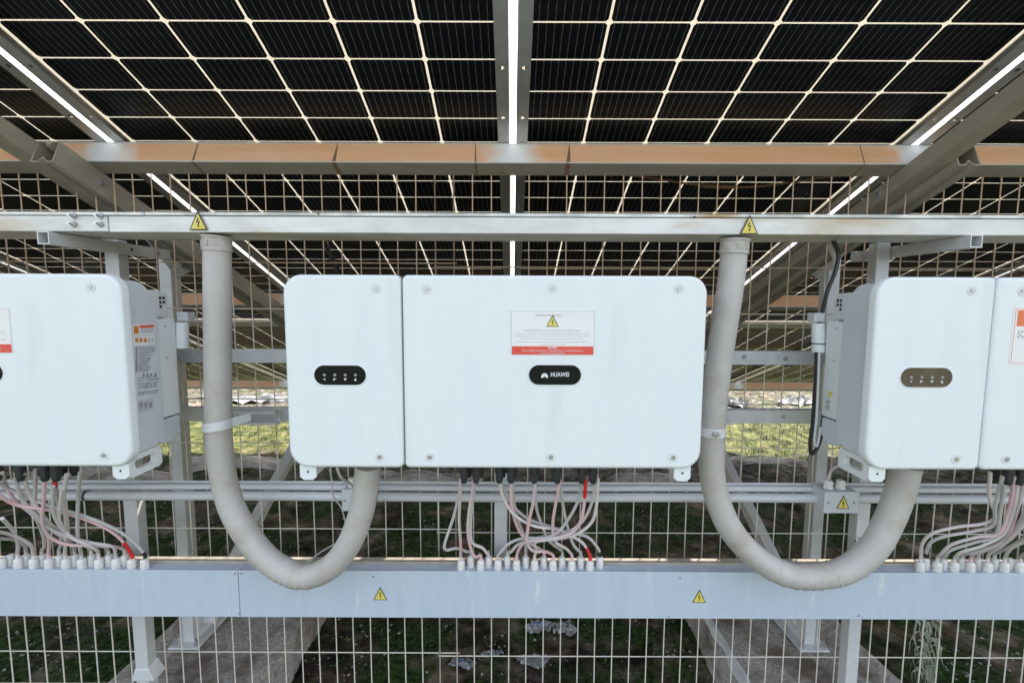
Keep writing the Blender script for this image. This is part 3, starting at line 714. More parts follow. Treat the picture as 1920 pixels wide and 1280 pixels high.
def cover_mb(x0, x1, z0, z1, rad, th=.024):
    b = MB(); rings = [(th, 0), (.007, 0), (.0045, .0006), (.0022, .0022), (.0007, .0045), (0, .0075)]
    pts = [rrect(x0, x1, z0, z1, rad, 8, ins) for y, ins in rings]; n = len(pts[0]); vs = []
    for (y, ins), r in zip(rings, pts): vs += [(u, y, v) for u, v in r]
    fs = [(k*n+i, (k+1)*n+i, (k+1)*n+(i+1) % n, k*n+(i+1) % n) for k in range(len(rings)-1) for i in range(n)]
    fs.append(tuple((len(rings)-1)*n + i for i in range(n))); fs.append(tuple(range(n-1,-1,-1)))
    b.add(vs, [f[::-1] for f in fs] if False else fs); return b
def pill_mb(cx, cz, w, h, y0, y1):
    r = h/2; o = rrect(cx-w/2, cx+w/2, cz-r, cz+r, (r,)*4, 10)
    return MB().prism(o, (1,0,0), (0,0,1), (0,y1,0), (0,y0-y1,0))
def make_cabinet():
    t = bpy.data.objects.new('inverter_cabinet', None); COL.objects.link(t); t['_org'] = (0,0,0)
    W = .516; xd = LC(755, 700)[0]
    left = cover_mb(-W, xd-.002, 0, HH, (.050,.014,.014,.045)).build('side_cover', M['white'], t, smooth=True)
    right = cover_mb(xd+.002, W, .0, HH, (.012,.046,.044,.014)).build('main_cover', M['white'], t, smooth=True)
    # body: side silhouette with rounded rear corners
    prof = [(.024,.022),(.024,HH-.014)]
    for k in range(9): a = R(90 - 90*k/8); prof.append((.065 + .070*math.cos(a), HH-.115 + .101*math.sin(a)))
    for k in range(7): a = R(0 - 90*k/6); prof.append((.090 + .045*math.cos(a), .082 + .06*math.sin(a)))
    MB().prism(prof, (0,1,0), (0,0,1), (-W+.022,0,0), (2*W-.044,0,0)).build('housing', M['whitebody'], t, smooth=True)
    b = MB(); b.box(-W+.15, W-.15, .136, .28, .05, HH-.06)
    for k in range(22): x = -W+.15 + k*(2*W-.30)/21; b.box(x-.002, x+.002, .2805, .315, .06, HH-.07)
    b.build('heat_sink', M['galv'], t)
    for sx in (-1, 1):
        xo = sx*(W-.026)
        a, c = sorted((xo, xo - sx*.03))
        MB().box(a, c, .1365, .203, .088, .366).build('mounting_bracket', M['white'], t, bevel=.003)
        b = MB(); b.prism([(.1365,.372),(.178,.372),(.180,.43),(.170,.442),(.112,.446),(.130,.40)], (0,1,0), (0,0,1), (a,0,0), (c-a,0,0)); br = b.build('vent_cap', M['whitebody'], t, bevel=.002)
        b = MB()
        for k in range(5): q = xo + sx*.0004; zz = .428 - .012*(k//2); b.box(min(q, q-sx*.002), max(q, q-sx*.002), .150+.012*(k%2), .158+.012*(k%2), zz-.008, zz)
        b.build('vent_slot', M['blackprint'], br)
        for z in (.345, .255):
            p = Vector((xo, .165, z)); b = MB(); b.tube([p, p+Vector((sx*.0015,0,0))], .0022, 8); b.build('screw', M['greyprint'], t)
        # carrying handle: ring in the side plane with a front tab
        xa, xb = sorted((sx*(W-.028), sx*(W-.044)))
        b = MB(); o_ = [(.020,.018),(.118,.018),(.128,.008),(.128,-.034),(.118,-.040),(.028,-.040),(.014,-.030),(.012,.006)]
        i_ = [(.044,.002),(.098,.002),(.106,-.004),(.106,-.020),(.098,-.024),(.050,-.024),(.040,-.016),(.038,-.004)]
        n = 8; vs = [(x, u, v) for x in (xa, xb) for ring in (o_, i_) for u, v in ring]; fs = []
        for k in range(n):
            q = (k+1) % n
            fs += [(k, q, n+q, n+k), (2*n+k, 3*n+k, 3*n+q, 2*n+q), (k, 2*n+k, 2*n+q, q), (n+k, n+q, 3*n+q, 3*n+k)]
        b.add(vs, fs); b.build('carrying_handle', M['white'], t, bevel=.001)
        xt0, xt1 = sorted((sx*(W-.062), sx*(W-.02)))
        b = MB(); cut = .010
        ol = [(xt0,-.028),(xt0+cut,-.036) ,(xt1-cut,-.036),(xt1,-.028),(xt1,.004),(xt0,.004)]
        b.prism(ol, (1,0,0), (0,0,1), (0,.010,0), (0,.006,0)); fo = b.build('foot_tab', M['white'], t, bevel=.001)
        p = Vector(((xt0+xt1)/2, .0099, -.014)); b = MB(); b.tube([p, p-Vector((0,.0004,0))], .003, 8); b.build('tab_hole', M['blackprint'], fo)
        # lower fixing block
        b = MB(); b.prism([(.122,.02),(.165,.01),(.200,.03),(.200,.083),(.140,.083)], (0,1,0), (0,0,1), (a,0,0), (c-a,0,0)); b.build('fixing_block', M['whitebody'], t, bevel=.004)
    for (px, py), cov in (((705,540),left),((712,856),left),((800,541),right),((1036,540),right),((1273,541),right),((806,856),right),((1033,856),right),((1262,857),right)):
        x, z = LC(px, py); b = MB(); b.tube([(x,.0004,z),(x,-.0010,z)], .0125, 20); sc = b.build('screw_recess', M['recess'], cov, smooth=True)
        b = MB(); b.tube([(x,-.0012,z),(x,-.0030,z)], .0058, 6); b.tube([(x,-.003,z),(x,-.0034,z)], .0028, 6); b.build('screw', M['screw'], cov)
    # indicator window
    x, z = LC(638, 703); ind = pill_mb(x, z, .127, .0485, -.0022, .001).build('indicator_window', M['pill'], t, bevel=.0008)
    rim = MB(); ro = rrect(x-.0655, x+.0655, z-.0262, z+.0262, (.0262,)*4, 10); rim.prism(ro, (1,0,0), (0,0,1), (0,.001,0), (0,-.0022,0)); rim.build('window_rim', M['white'], t, smooth=True)
    for k, px in enumerate((609, 628.5, 648, 667)):
        lx, lz = LC(px, 702.5); ix, iz = LC(px, 710.5)
        b = MB(); b.tube([(lx,-.0022,lz),(lx,-.0028,lz)], .0036, 12); b.build('indicator_lamp', M['greyprint'], ind)
        b = MB(); y = -.0024; s = .0034
        if k == 0: shp = [(-s,0),(s,s*.8),(.3*s,0),(s,-s*.8)]
        elif k == 1: shp = [(-s,s),(-.3*s,s*.5),(s,s*.4),(s,-s*.1),(-.3*s,0),(-.4*s,-s),(-s,-s)]
        elif k == 2: shp = [(-s,s*.5),(-.5*s,s*.9),(0,s*.4),(.5*s,s*.9),(s,s*.5),(.4*s,-s*.7),(-.4*s,-s*.7)]
        else: shp = [(-s,-s),(s,-s),(0,s)]
        b.prism([(ix+u, iz+v) for u, v in shp], (1,0,0), (0,0,1), (0,y,0), (0,-.0004,0)); b.build('indicator_symbol', M['print'], ind)
    # maker's plate
    x, z = LC(1040.5, 702.5); pl = pill_mb(x, z, .128, .0485, -.0024, .001).build('name_plate', M['pill'], t, bevel=.0008)
    text_mesh('HUAWEI', .0148, M['print'], pl, LC(1049.5, 702)[0], LC(1049, 702)[1], -.0026, 'brand_lettering', sx=.80, bold=.0003)
    lx, lz = LC(1021, 703.5); b = MB()
    for k in range(8):
        a = R(90 + (k-3.5) * 27); r0, r1, w = .0010, .0102 - .0004*abs(k-3.5), .0021
        ca, sa = math.cos(a), math.sin(a)
        shp = [(r0, 0), (r0+(r1-r0)*.5, w*.8), (r0+(r1-r0)*.85, w), (r1, 0), (r0+(r1-r0)*.85, -w), (r0+(r1-r0)*.5, -w*.8)]
        b.prism([(lx + u*ca - v*sa, lz-.0035 + u*sa + v*ca) for u, v in shp], (1,0,0), (0,0,1), (0,-.0025,0), (0,-.0004,0))
    b.build('petal_logo', M['print'], pl)
    # cable plugs below
    for px in (865,889,935,958,1004,1050,1098,1121):
        for bk in (0, 1):
            x = LC(px, 880)[0] + (.008 if bk else 0); y = .06 + .04*bk; b = MB()
            b.tube([(x,y,.02),(x,y,-.030)], .0118, 12); b.tube([(x,y,-.030),(x,y,-.034)], .0128, 8); b.tube([(x,y,-.034),(x,y,-.052)], .0102, 8); b.tube([(x,y,-.052),(x,y,-.062)], [.0095,.0070], 12)
            b.build('cable_plug', M['black'], t, smooth=True)
    for px, r in ((625,.019),(745,.020),(583,.004)):
        x = LC(px, 880)[0]; b = MB(); b.tube([(x,.06,.02),(x,.06,-.006)], r, 16); b.build('blanking_plug', M['gland'], t, smooth=True)
    return t
cab = make_cabinet()
bpy.context.view_layer.update()
cabL = copy_tree(cab); cabR = copy_tree(cab)
cab.location = (CXC, CY, CZ0); cabL.location = (-.951-.516, CY, CZ0); cabR.location = (.887+.516, CY, CZ0)
tag(cab, 'middle white inverter cabinet, shown whole, with black indicator window and warning notice', 'inverter', 'white inverter cabinets')
tag(cabL, 'left white inverter cabinet cut by the frame, its labelled grey side facing the middle', 'inverter', 'white inverter cabinets')
tag(cabR, 'right white inverter cabinet with a brown reflection painted on its indicator window', 'inverter', 'white inverter cabinets')
for c_ in (cab, cabL, cabR): c_['_org'] = (0,0,0)
bpy.context.view_layer.update()
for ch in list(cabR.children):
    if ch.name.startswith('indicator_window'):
        me = ch.data.copy(); me.materials.clear(); me.materials.append(M['pillreflection']); ch.data = me; ch['label'] = 'indicator window with a brown reflection painted in'

# notices on the main covers
def notice(parent):
    (x0, z1), (x1, z0) = LC(957, 581), LC(1115, 664)
    n = MB().box(x0, x1, -.0010, .0002, z0, z1).build('notice_plate', M['paper'], parent)
    b = MB(); e = .0012
    (a0, c1), (a1, c0) = (x0+.002, z1-.002), (x1-.002, z0+.002)
    for q in ((a0,a1,c0,c0+.0006),(a0,a1,c1-.0006,c1),(a0,a0+.0006,c0,c1),(a1-.0006,a1,c0,c1)): b.box(q[0], q[1], -.0013, -.0010, q[2], q[3])
    b.build('notice_border', M['greyprint'], n)
    rz0, rz1 = LC(0, 660.5)[1], LC(0, 645)[1]; MB().box(x0+.004, x1-.004, -.0014, -.0010, rz0, rz1).build('red_band', M['red'], n)
    w = x1 - x0; xc = (x0+x1)/2
    text_mesh('SISTEMA FOTOVOLTAICO', .0066, M['greyprint'], n, xc-.010, LC(0,587)[1], -.0011, sx=.85)
    text_mesh('PROCEDIMIENTO DE PARADA DE EMERGENCIA', .0082, M['palegreyprint'], n, xc, LC(0,616)[1], -.0011, sx=.78)
    text_mesh('PELIGRO', .0060, M['print'], n, xc, LC(0,647.8)[1], -.0016, bold=.0002)
    text_mesh('Tener todos los elementos de seguridad y protecciones en las', .0064, M['print'], n, xc, LC(0,653)[1], -.0016, sx=.93)
    text_mesh('tareas de mantenimiento', .0064, M['print'], n, xc, LC(0,658.2)[1], -.0016, sx=.93)
    rnd = random.Random(4); b = MB()
    for py, f in ((621.5,.86),(626,.88),(631,.72),(636.5,.84),(641.5,.30)):
        x = xc - w*f/2; z = LC(0, py)[1]
        while x < xc + w*f/2:
            l = rnd.uniform(.003,.010); b.box(x, min(x+l, xc+w*f/2), -.0012, -.0010, z-.0009, z+.0009); x += l + .002
    b.build('fine_print', M['palegreyprint'], n)
    tx, tz = LC(1036, 601.5); triangle_sticker(n, (tx, -.0010, tz), .030, .028)
    return n
notice(cab); notice(cabL)
x0 = .88; (xa, _) = (P(1899, 600, CY).x - (.887+.516), 0); za, zb = P(1899, 575, CY).z - CZ0, P(1899, 683, CY).z - CZ0
n = MB().box(xa, xa+.20, -.0010, .0002, zb, za).build('notice_plate', M['paper'], cabR); n['label'] = 'white notice with an orange red block at the top'
b = MB()
for q in ((xa+.004,xa+.196,zb+.004,zb+.0048),(xa+.004,xa+.196,za-.0048,za-.004),(xa+.004,xa+.0048,zb+.004,za-.004)): b.box(q[0], q[1], -.0013, -.0010, q[2], q[3])
b.build('notice_border', M['red'], n)
MB().box(xa+.0095, xa+.19, -.0014, -.0010, za-.047, za-.008).build('red_block', M['orange'], n)
text_mesh('SOLO', .026, M['greyprint'], n, xa+.013, za-.068, -.0011, align='LEFT', sx=.62)

# labels printed on the right side wall of the left cabinet: unproject onto its side plane
SX = cabL.location.x + .516 - .0218
lab_par = cabL
def side_quad(px0, py0, px1, py1):       # top-left and bottom-right pixels on the side wall
    a = PX(px0+8, py0, SX); b_ = PX(px1+8, py1, SX); return a - cabL.location, b_ - cabL.location
def side_box(name, px0, py0, px1, py1, m_, par, lift=.0006):
    a, c = side_quad(px0, py0, px1, py1); xs0 = SX - cabL.location.x
    return MB().box(xs0 - .0002, xs0 + lift, min(a.y,c.y), max(a.y,c.y), min(a.z,c.z), max(a.z,c.z)).build(name, m_, par)
lab1 = side_box('warning_label', 240, 609, 281, 627, M['paper'], lab_par); side_box('red_strip', 253, 610, 280, 613.5, M['red'], lab1, .0009)
side_box('label_picture', 242, 611.5, 252, 625, M['orange2'], lab1, .0009); side_box('fine_print', 255, 616, 279, 616.8, M['palegreyprint'], lab1, .0009); side_box('fine_print', 255, 619, 279, 619.8, M['palegreyprint'], lab1, .0009); side_box('fine_print', 255, 622, 279, 622.8, M['palegreyprint'], lab1, .0009)
lab2 = side_box('warning_label', 241, 630, 282, 645, M['paper'], lab_par)
for k, c in enumerate((245, 253, 261)): side_box('label_picture', c, 634, c+6, 641, M['orange2'], lab2, .0009)
for c in (269, 275): side_box('label_picture', c, 633, c+4, 642, M['palegreyprint'], lab2, .0009)
rnd = random.Random(9)
bb = MB(); xs0 = SX - cabL.location.x
def dash(px0, px1, py, hpx=1.0):
    a, c = side_quad(px0, py, px1, py + hpx); bb.box(xs0-.0002, xs0+.0004, min(a.y,c.y), max(a.y,c.y), min(a.z,c.z), max(a.z,c.z))
for py in list(range(650, 696, 3)):
    dash(246, 250, py, 2.0); x = 252
    while x < (280 if py < 660 else 270): l = rnd.uniform(3, 8); dash(x, x+l, py, .9); x += l + 1
for px in (259, 266, 273, 281): dash(px, px+4.5, 700, 5)
for py in (708, 713, 719, 723, 727, 735, 739): 
    x = 251
    while x < 284: l = rnd.uniform(3, 9); dash(x, x+l, py - (x-251)*.12, 1.0); x += l + 1.5
bb.build('side_print', M['greyprint'], lab_par)
lab3 = side_box('rating_label', 251, 752, 280, 766, M['palegreyprint'], lab_par)
for c in (253, 262, 271): side_box('label_picture', c, 754.5, c+6, 763, M['greyprint'], lab3, .0009)
# hinge pins and small sticker on the right cabinet's side
SXR = cabR.location.x - .516 + .0218
b = MB(); p = PX(1549, 728, SXR-.004) - cabR.location
MB().box(-.4905, -.4900, .165, .180, .150, .165).build('side_sticker', M['yellow'], cabR)
for z in (.135, .118):
    b = MB(); b.tube([(-.490,.172,z),(-.497,.172,z)], .006, 8); b.build('fixing_bolt', M['screw'], cabR)

# ------------------------------------------------------------------ big grey hoses
def hose(label, path, r, D, ribs=None, collar_tilt=0):
    pts = [P(px, py, d) for (px, py), d in zip(path, D)]
    sp = spline(pts, 8); k = len(sp); rs = []
    for i, p in enumerate(sp):
        w = r * (1 + .012 * mnoise.noise(p * 9))
        if ribs and ribs[0] < i / k < ribs[1]: w *= 1 + .022 * math.sin(i * 2.1)
        rs.append(w)
    t = thing('grey_hose', label, 'hose', tuple(pts[0]), 'thick grey hoses from trunking to cabinets')
    dense = sp
    MB().tube(dense, rs, 28).build('hose_tube', M['pvc'], t, smooth=True)
    d = (sp[1] - sp[0]).normalized(); a = sp[0] - d * .004
    col = MB().tube([a, a+d*.006, a+d*.0065, a+d*.034, a+d*.036, a+d*.040], [r*1.13, r*1.13, r*1.06, r*1.06, r*1.10, r*1.10], 28).build('collar', M['pvc'], t, smooth=True)
    f = a + d*.020
    for ang in (-8, 28, -55):
        c = f + Vector((math.sin(R(ang)), -math.cos(R(ang)), 0)) * r*1.065
        tx = Vector((math.cos(R(ang)), math.sin(R(ang)), 0))
        b = MB(); b.bar(c - tx*.004, c + tx*.004, .004, .015, up=(0,0,1)); b.build('collar_lug', M['pvc'], col)
    if ribs:
        for fr in [ribs[0] + (ribs[1]-ribs[0]) * q for q in (.02,.22,.36,.47,.58,.68,.9)]:
            i = int(fr * k); p = sp[i]; dd = (sp[i+1]-sp[i-1]).normalized()
            b = MB(); b.tube([p-dd*.0045, p-dd*.001, p+dd*.0015, p+dd*.004], [r*.995, r*1.05, r*1.04, r*.995], 28, caps=False); b.build('wrinkle', M['pvc'], t, smooth=True)
    return t, sp
hl_, spl = hose('thick grey hose bending in a U from the upper trunking to the middle cabinet', [(407,446),(408,600),(409,740),(412,845),(426,925),(452,985),(495,1042),(540,1072),(580,1079),(622,1060),(655,1018),(676,965),(686,915),(690,872)],
     .0345, [1.24]*5+[1.235,1.23,1.22,1.215,1.205,1.195,1.19,1.185,1.18], ribs=(.52,.62))
hr_, spr = hose('thick grey wrinkled U shaped hose from the upper trunking to the right cabinet', [(1378,452),(1370,530),(1352,650),(1338,760),(1333,855),(1342,925),(1369,990),(1415,1042),(1470,1074),(1525,1080),(1585,1068),(1635,1030),(1667,975),(1688,920),(1700,872)],
     .0350, [1.24]*6+[1.235,1.23,1.22,1.215,1.205,1.195,1.19,1.185,1.18], ribs=(.54,.70))
def clamp(parent, c, r, flip):
    c = Vector(c); b = MB(); n = 30; vs = []; fs = []
    for k in range(n+1):
        a = 2*math.pi*k/n
        for (rr, z) in ((r,-.0125),(r,.0125),(r+.0030,.0125),(r+.0030,-.0125)): vs.append(c + Vector((math.cos(a)*rr, math.sin(a)*rr, z + .10*math.cos(a)*rr*(1 if not flip else 0))))
    for k in range(n): fs += [(4*k+q, 4*k+(q+1)%4, 4*k+4+(q+1)%4, 4*k+4+q) for q in range(4)]
    b.add(vs, fs); st = b.build('clamp_band', M['rail'], parent, smooth=True); return st
c0 = P(409.5, 795, 1.24); cb = clamp(hl_, c0, .0352, False)
MB().bar(c0+Vector((.034,.0,.004)), c0+Vector((.062,.05,.010)), .004, .024).build('clamp_arm', M['rail'], hl_)
c1 = P(1333, 806, 1.24); clamp(hr_, c1, .0358, True)
b = MB(); b.tube([c1+Vector((-.005,-.046,0)), c1+Vector((-.005,-.036,0))], .009, 6); b.tube([c1+Vector((-.005,-.058,0)), c1+Vector((-.005,-.044,0))], .005, 8); b.build('clamp_bolt', M['screw'], hr_)

# ------------------------------------------------------------------ rails behind, small channels, conduits
def rail(label, y0p, y1p, D, x0=-1.30, x1=1.20):
    z1, z0 = zat(y0p, D), zat(y1p, D)
    t = thing('support_rail', label, 'rail', (0, D, z0), 'galvanised rails behind the cabinets')
    b = MB(); b.box(x0, x1, D, D+.003, z0, z1); b.box(x0, x1, D+.003, D+.03, z1-.003, z1); b.box(x0, x1, D+.003, D+.03, z0, z0+.003); b.build('rail_channel', M['rail'], t, bevel=.0012)
    return t
r1 = rail('upper galvanised rail crossing behind the cabinets and the grey hoses', 657, 682, 1.475)
r2 = rail('lower galvanised rail crossing behind the cabinets and the grey hoses', 767, 792, 1.475)
for par, pts in ((r1, [(1472,672),(1395,668)]), (r2, [(1468,780)])):
    for px, py in pts:
        p = P(px, py, 1.475); b = MB(); b.tube([p, p-Vector((0,.004,0))], .0075, 6); b.tube([p-Vector((0,.004,0)), p-Vector((0,.007,0))], .004, 8); b.build('bolt', M['screw'], par)
def channel_piece(label, xp0, xp1, py0, py1, D):
    a, c = P(xp0, py0, D), P(xp1, py1, D); t = thing('short_channel', label, 'bracket', (a.x, D, c.z), 'short channel brackets behind the hoses')
    b = MB(); z1, z0 = a.z, c.z; b.box(a.x, c.x, D+.03, D+.033, z0, z1); b.box(a.x, c.x, D, D+.03, z1-.003, z1); b.box(a.x, c.x, D, D+.03, z0, z0+.003); b.box(a.x, c.x, D, D+.0025, z1-.009, z1-.003); b.box(a.x, c.x, D, D+.0025, z0+.003, z0+.009)
    b.build('channel_body', M['galv'], t); return t
channel_piece('short open channel holding the clamp of the left hose', 420, 517, 771, 797, 1.40)
channel_piece('short open channel beside the right hose', 1330, 1376, 770, 797, 1.40)
def conduit(label, py, D, r, x0, x1, gap=None):
    z = zat(py, D); t = thing('thin_conduit', label, 'conduit', (0, D, z), 'thin conduits running above the lower trunking')
    b = MB(); b.tube([(x0 + (x1-x0)*k/12, D, z + .0015*math.sin(k*1.9)) for k in range(13)], r, 16); b.build('conduit_tube', M['pvclight'], t, smooth=True); return t
ca = conduit('upper, slimmer pale conduit running across in front of the posts', 914.5, 1.405, .0105, -2.8, 2.8)
cb_ = conduit('lower, thicker pale conduit running across in front of the posts', 931.5, 1.385, .0145, -2.8, 2.8)
for px in (705, 714, 163, 1043):
    p = P(px, 931.5, 1.385); b = MB(); b.tube([(p.x-.004,1.385,zat(931.5,1.385)),(p.x+.004,1.385,zat(931.5,1.385))], .0165, 16); b.build('conduit_coupling' if px in (705,714) else 'cable_tie', M['pvclight'] if px in (705,714) else M['black'], cb_, smooth=True)
t = thing('flat_angle_bar', 'dull grey angle bar just above the two thin conduits', 'bar', (0, 1.42, zat(910, 1.42)))
b = MB(); z = zat(909, 1.42); b.box(-2.8, 2.8, 1.417, 1.4175+.002, z-.004, z+.012); b.build('bar_body', M['rail'], t)

def jbox(label, x0p, x1p, y0p, y1p, D, dep, glands, sticker=True):
    a, c = P(x0p, y0p, D), P(x1p, y1p, D); t = thing('junction_box', label, 'junction box', ((a.x+c.x)/2, D, c.z))
    MB().box(a.x+.002, c.x-.002, D+.006, D+dep, c.z+.001, a.z-.001).build('box_body', M['pvclight'], t, bevel=.002)
    lid = MB().box(a.x, c.x, D, D+.006, c.z, a.z).build('box_lid', M['pvclight'], t, bevel=.0015)
    for f in (.11, .86):
        p = Vector((a.x + (c.x-a.x)*f, D, (a.z+c.z)/2)); b = MB(); b.tube([p, p-Vector((0,.001,0))], .0038, 10); b.build('screw', M['greyprint'], lid)
    for gx in glands:
        g_ = P(gx, y0p, D+.03); b = MB(); zz = a.z
        b.tube([(g_.x,D+.03,zz),(g_.x,D+.03,zz+.006)], .0150, 6); b.tube([(g_.x,D+.03,zz+.006),(g_.x,D+.03,zz+.024),(g_.x,D+.03,zz+.027)], [.0125,.0130,.0100], 8); b.build('cable_gland', M['gland'], t, smooth=True)
    if sticker: triangle_sticker(lid, P((x0p+x1p)/2 + 3, (y0p+y1p)/2 - 1, D-.0001), .041, .043)
    return t
jbox('small pale junction box with a yellow warning triangle and two white glands', 1547, 1609, 922, 962, 1.335, .06, (1552, 1575))
jbox('small pale junction box half hidden behind the left grey hose', 640, 690, 918, 958, 1.335, .05, (662,), sticker=False)

# little cable tubes on the posts beside the cabinets
def cable_tube(label, px, py0, py1, D, tie):
    a, c = P(px, py0, D), P(px, py1, D); t = thing('cable_tube', label, 'cable tube', tuple(c), 'short white cable tubes beside the cabinets')
    b = MB(); b.tube([a, a.lerp(c,.05), c], [.0155,.0170,.0175], 20); b.build('tube_shell', M['white'], t, smooth=True)
    MB().box(a.x-.014, a.x+.018, a.y-.003, a.y+.03, a.z+.004, a.z+.030).build('tube_bracket', M['whitebody'], t, bevel=.002)
    if tie: m_ = a.lerp(c,.7); b = MB(); b.tube([m_+Vector((0,0,.0015)), m_-Vector((0,0,.0015))], .0183, 20); b.build('cable_tie', M['black'], t)
    return t
cable_tube('short white cable tube on the bracket of the left cabinet', 342, 604, 652, 1.30, False)
cable_tube('short white cable tube with a black tie on the bracket of the right cabinet', 1534, 606, 660, 1.30, True)
def simple_cable(label, pts, D, r, mk, cat='cable', name='cable', group=None, n=8):
    Dl = D if isinstance(D, list) else [D]*len(pts)
    o = MB().tube(spline([P(x,y,d) for (x,y),d in zip(pts,Dl)], 7), r, n).build(name, M[mk], smooth=True); return tag(o, label, cat, group)
simple_cable('thick dark cable dropping from the trunking beside the right cabinet', [(1562,450),(1572,475),(1566,510),(1552,545),(1543,580),(1538,606)], 1.32, .0055, 'cblack')
simple_cable('grey cable dropping beside the dark cable at the right cabinet', [(1553,455),(1566,490),(1560,520),(1549,550),(1541,600)], 1.345, .006, 'cgrey')
lc = simple_cable('black cable loop hanging left of the right cabinet', [(1531,660),(1529,720),(1524,790),(1519,830),(1522,850),(1533,838),(1541,810),(1545,775),(1549,765)], 1.285, .0052, 'cblack')
b = MB(); b.tube([P(1541,806,1.285),P(1545,775,1.285)], .0062, 10); b.build('tape_wrap', M['teal'], lc)
simple_cable('grey cable running down inside the black loop', [(1536,660),(1534,720),(1531,780),(1527,825),(1532,835),(1539,800)], 1.275, .0035, 'pvclight')
far(True)
simple_cable('brown cable sagging below the nearest purlin at the upper right', [(1140,324),(1220,334),(1310,347),(1400,351),(1490,341),(1580,328),(1640,322)], 1.33, .0032, 'brown')
simple_cable('brown tape wrapped splice on the sagging cable', [(1316,348),(1345,350),(1380,351)], 1.329, .0058, 'brown', 'cable splice', 'cable_splice')
simple_cable('short grey cable hanging below the middle junction of the left inner solar panel', [(611,452),(616,470),(627,492),(636,516)], [1.75,1.72,1.70,1.68], .008, 'cblack')
far(False)
simple_cable('thin cable drooping under the middle cabinet beside its left foot', [(618,880),(622,900),(625,930),(640,952),(648,985),(642,1010),(600,1035),(575,1057)], [1.16,1.2,1.24,1.27,1.3,1.3,1.33,1.33], .0022, 'cgrey')
simple_cable('thin cream cable looping from the middle cabinet to the half hidden junction box', [(632,878),(640,895),(655,905),(662,912)], [1.15,1.2,1.3,1.36], .004, 'cpale')
simple_cable('thin cream cables from the two glanded junction box up to the right cabinet', [(1552,898),(1560,880),(1575,872)], [1.365,1.34,1.3], .004, 'cpale')

# ------------------------------------------------------------------ fence
def fence_panel(label, xs_, zoff, x0, x1):
    t = thing('fence_panel', label, 'fence', ((x0+x1)/2, 1.53, .08), 'welded mesh fence panels')
    zt_ = EYE + .44 - zoff; zb_ = EYE - 1.425 - zoff
    for x in xs_:
        j = random.uniform(-.0028,.0028)
        b = MB(); b.tube([(x,1.53,zb_),(x+j,1.53,(zb_+zt_)/2),(x,1.53,zt_)], .0021, 6); o = b.build('wire', M['wire'], t, smooth=True)
    for h in (.44, .291, .133, -.025, -.183, -.341, -.499, -.657, -.815, -.973, -1.131, -1.292, -1.42):
        z = EYE + h - zoff; b = MB(); b.tube([(x0,1.5335,z),((x0+x1)/2,1.5335,z+.001),(x1,1.5335,z)], .0020, 6); b.build('wire', M['wire'], t, smooth=True)
    return t
fence_panel('welded wire fence panel filling the left half', [-.199-.0635*k for k in range(42)], .0, -.199-.0635*41, -.19)
fence_panel('welded wire fence panel filling the right half', [-.262+.0635*k for k in range(46)], .012, -.27, -.262+.0635*45)

far(True)
# ------------------------------------------------------------------ ground litter and plants
rnd = random.Random(21)
b = MB()
for k in range(16000):
    y = 1.35 + 4.2 * rnd.random() ** 1.4; x = rnd.uniform(-1, 1) * (1.2 + y * .75)
    if -1.40 < x < -.84 and y < 2.17 or .78 < x < 1.38 and y < 2.17: continue
    if mnoise.noise(Vector((x*1.7, y*1.7, 8))) < -.15 and rnd.random() < .8: continue
    r_ = rnd.choice((.0015,.002,.002,.003,.003,.004,.007)) * (1 + y*.12); z = gh(x, y) + r_*.2
    a = rnd.random()*6; ca, sa = math.cos(a), math.sin(a); e = rnd.uniform(.5,1); h_ = rnd.uniform(.4,.8)
    b.add([(x + r_*(u*ca - v*e*sa), y + r_*(u*sa + v*e*ca), z + w*r_*h_) for u, v, w in ((1,0,0),(.2,1,.1),(-1,.2,0),(-.1,-1,-.1),(.1,.1,1),(0,0,-1))],
          [(0,1,4),(1,2,4),(2,3,4),(3,0,4),(1,0,5),(2,1,5),(3,2,5),(0,3,5)])
tag(b.build('gravel', M['pebble']), 'small pale stones scattered over the dark soil', 'gravel', kind='stuff')
def blades(mb, x, y, n, hgt, spread, wd):
    z = gh(x, y)
    for _ in range(n):
        a = rnd.random()*6.28; h_ = hgt*rnd.uniform(.5,1.1); bx, by = x + rnd.gauss(0,spread), y + rnd.gauss(0,spread); dx, dy = math.cos(a), math.sin(a); l = h_*rnd.uniform(.2,.8)
        px_, py_ = -dy*wd, dx*wd
        mb.add([(bx-px_,by-py_,z-.01),(bx+px_,by+py_,z-.01),(bx+dx*l*.4+px_*.8,by+dy*l*.4+py_*.8,z+h_*.6),(bx+dx*l*.4-px_*.8,by+dy*l*.4-py_*.8,z+h_*.6),(bx+dx*l,by+dy*l,z+h_)], [(0,1,2,3),(3,2,4)])
b = MB()
for k in range(2600):
    y = rnd.uniform(4.05, 6.0); x = rnd.uniform(-1,1)*(y*1.0)
    if mnoise.noise(Vector((x*1.2, y*1.2, 3))) < -.1: continue
    blades(b, x, y, 4, .035, .03, .003)
tag(b.build('grass', M['grass']), 'short sunlit grass beyond the low edge of the panels', 'grass', kind='stuff')
b = MB()
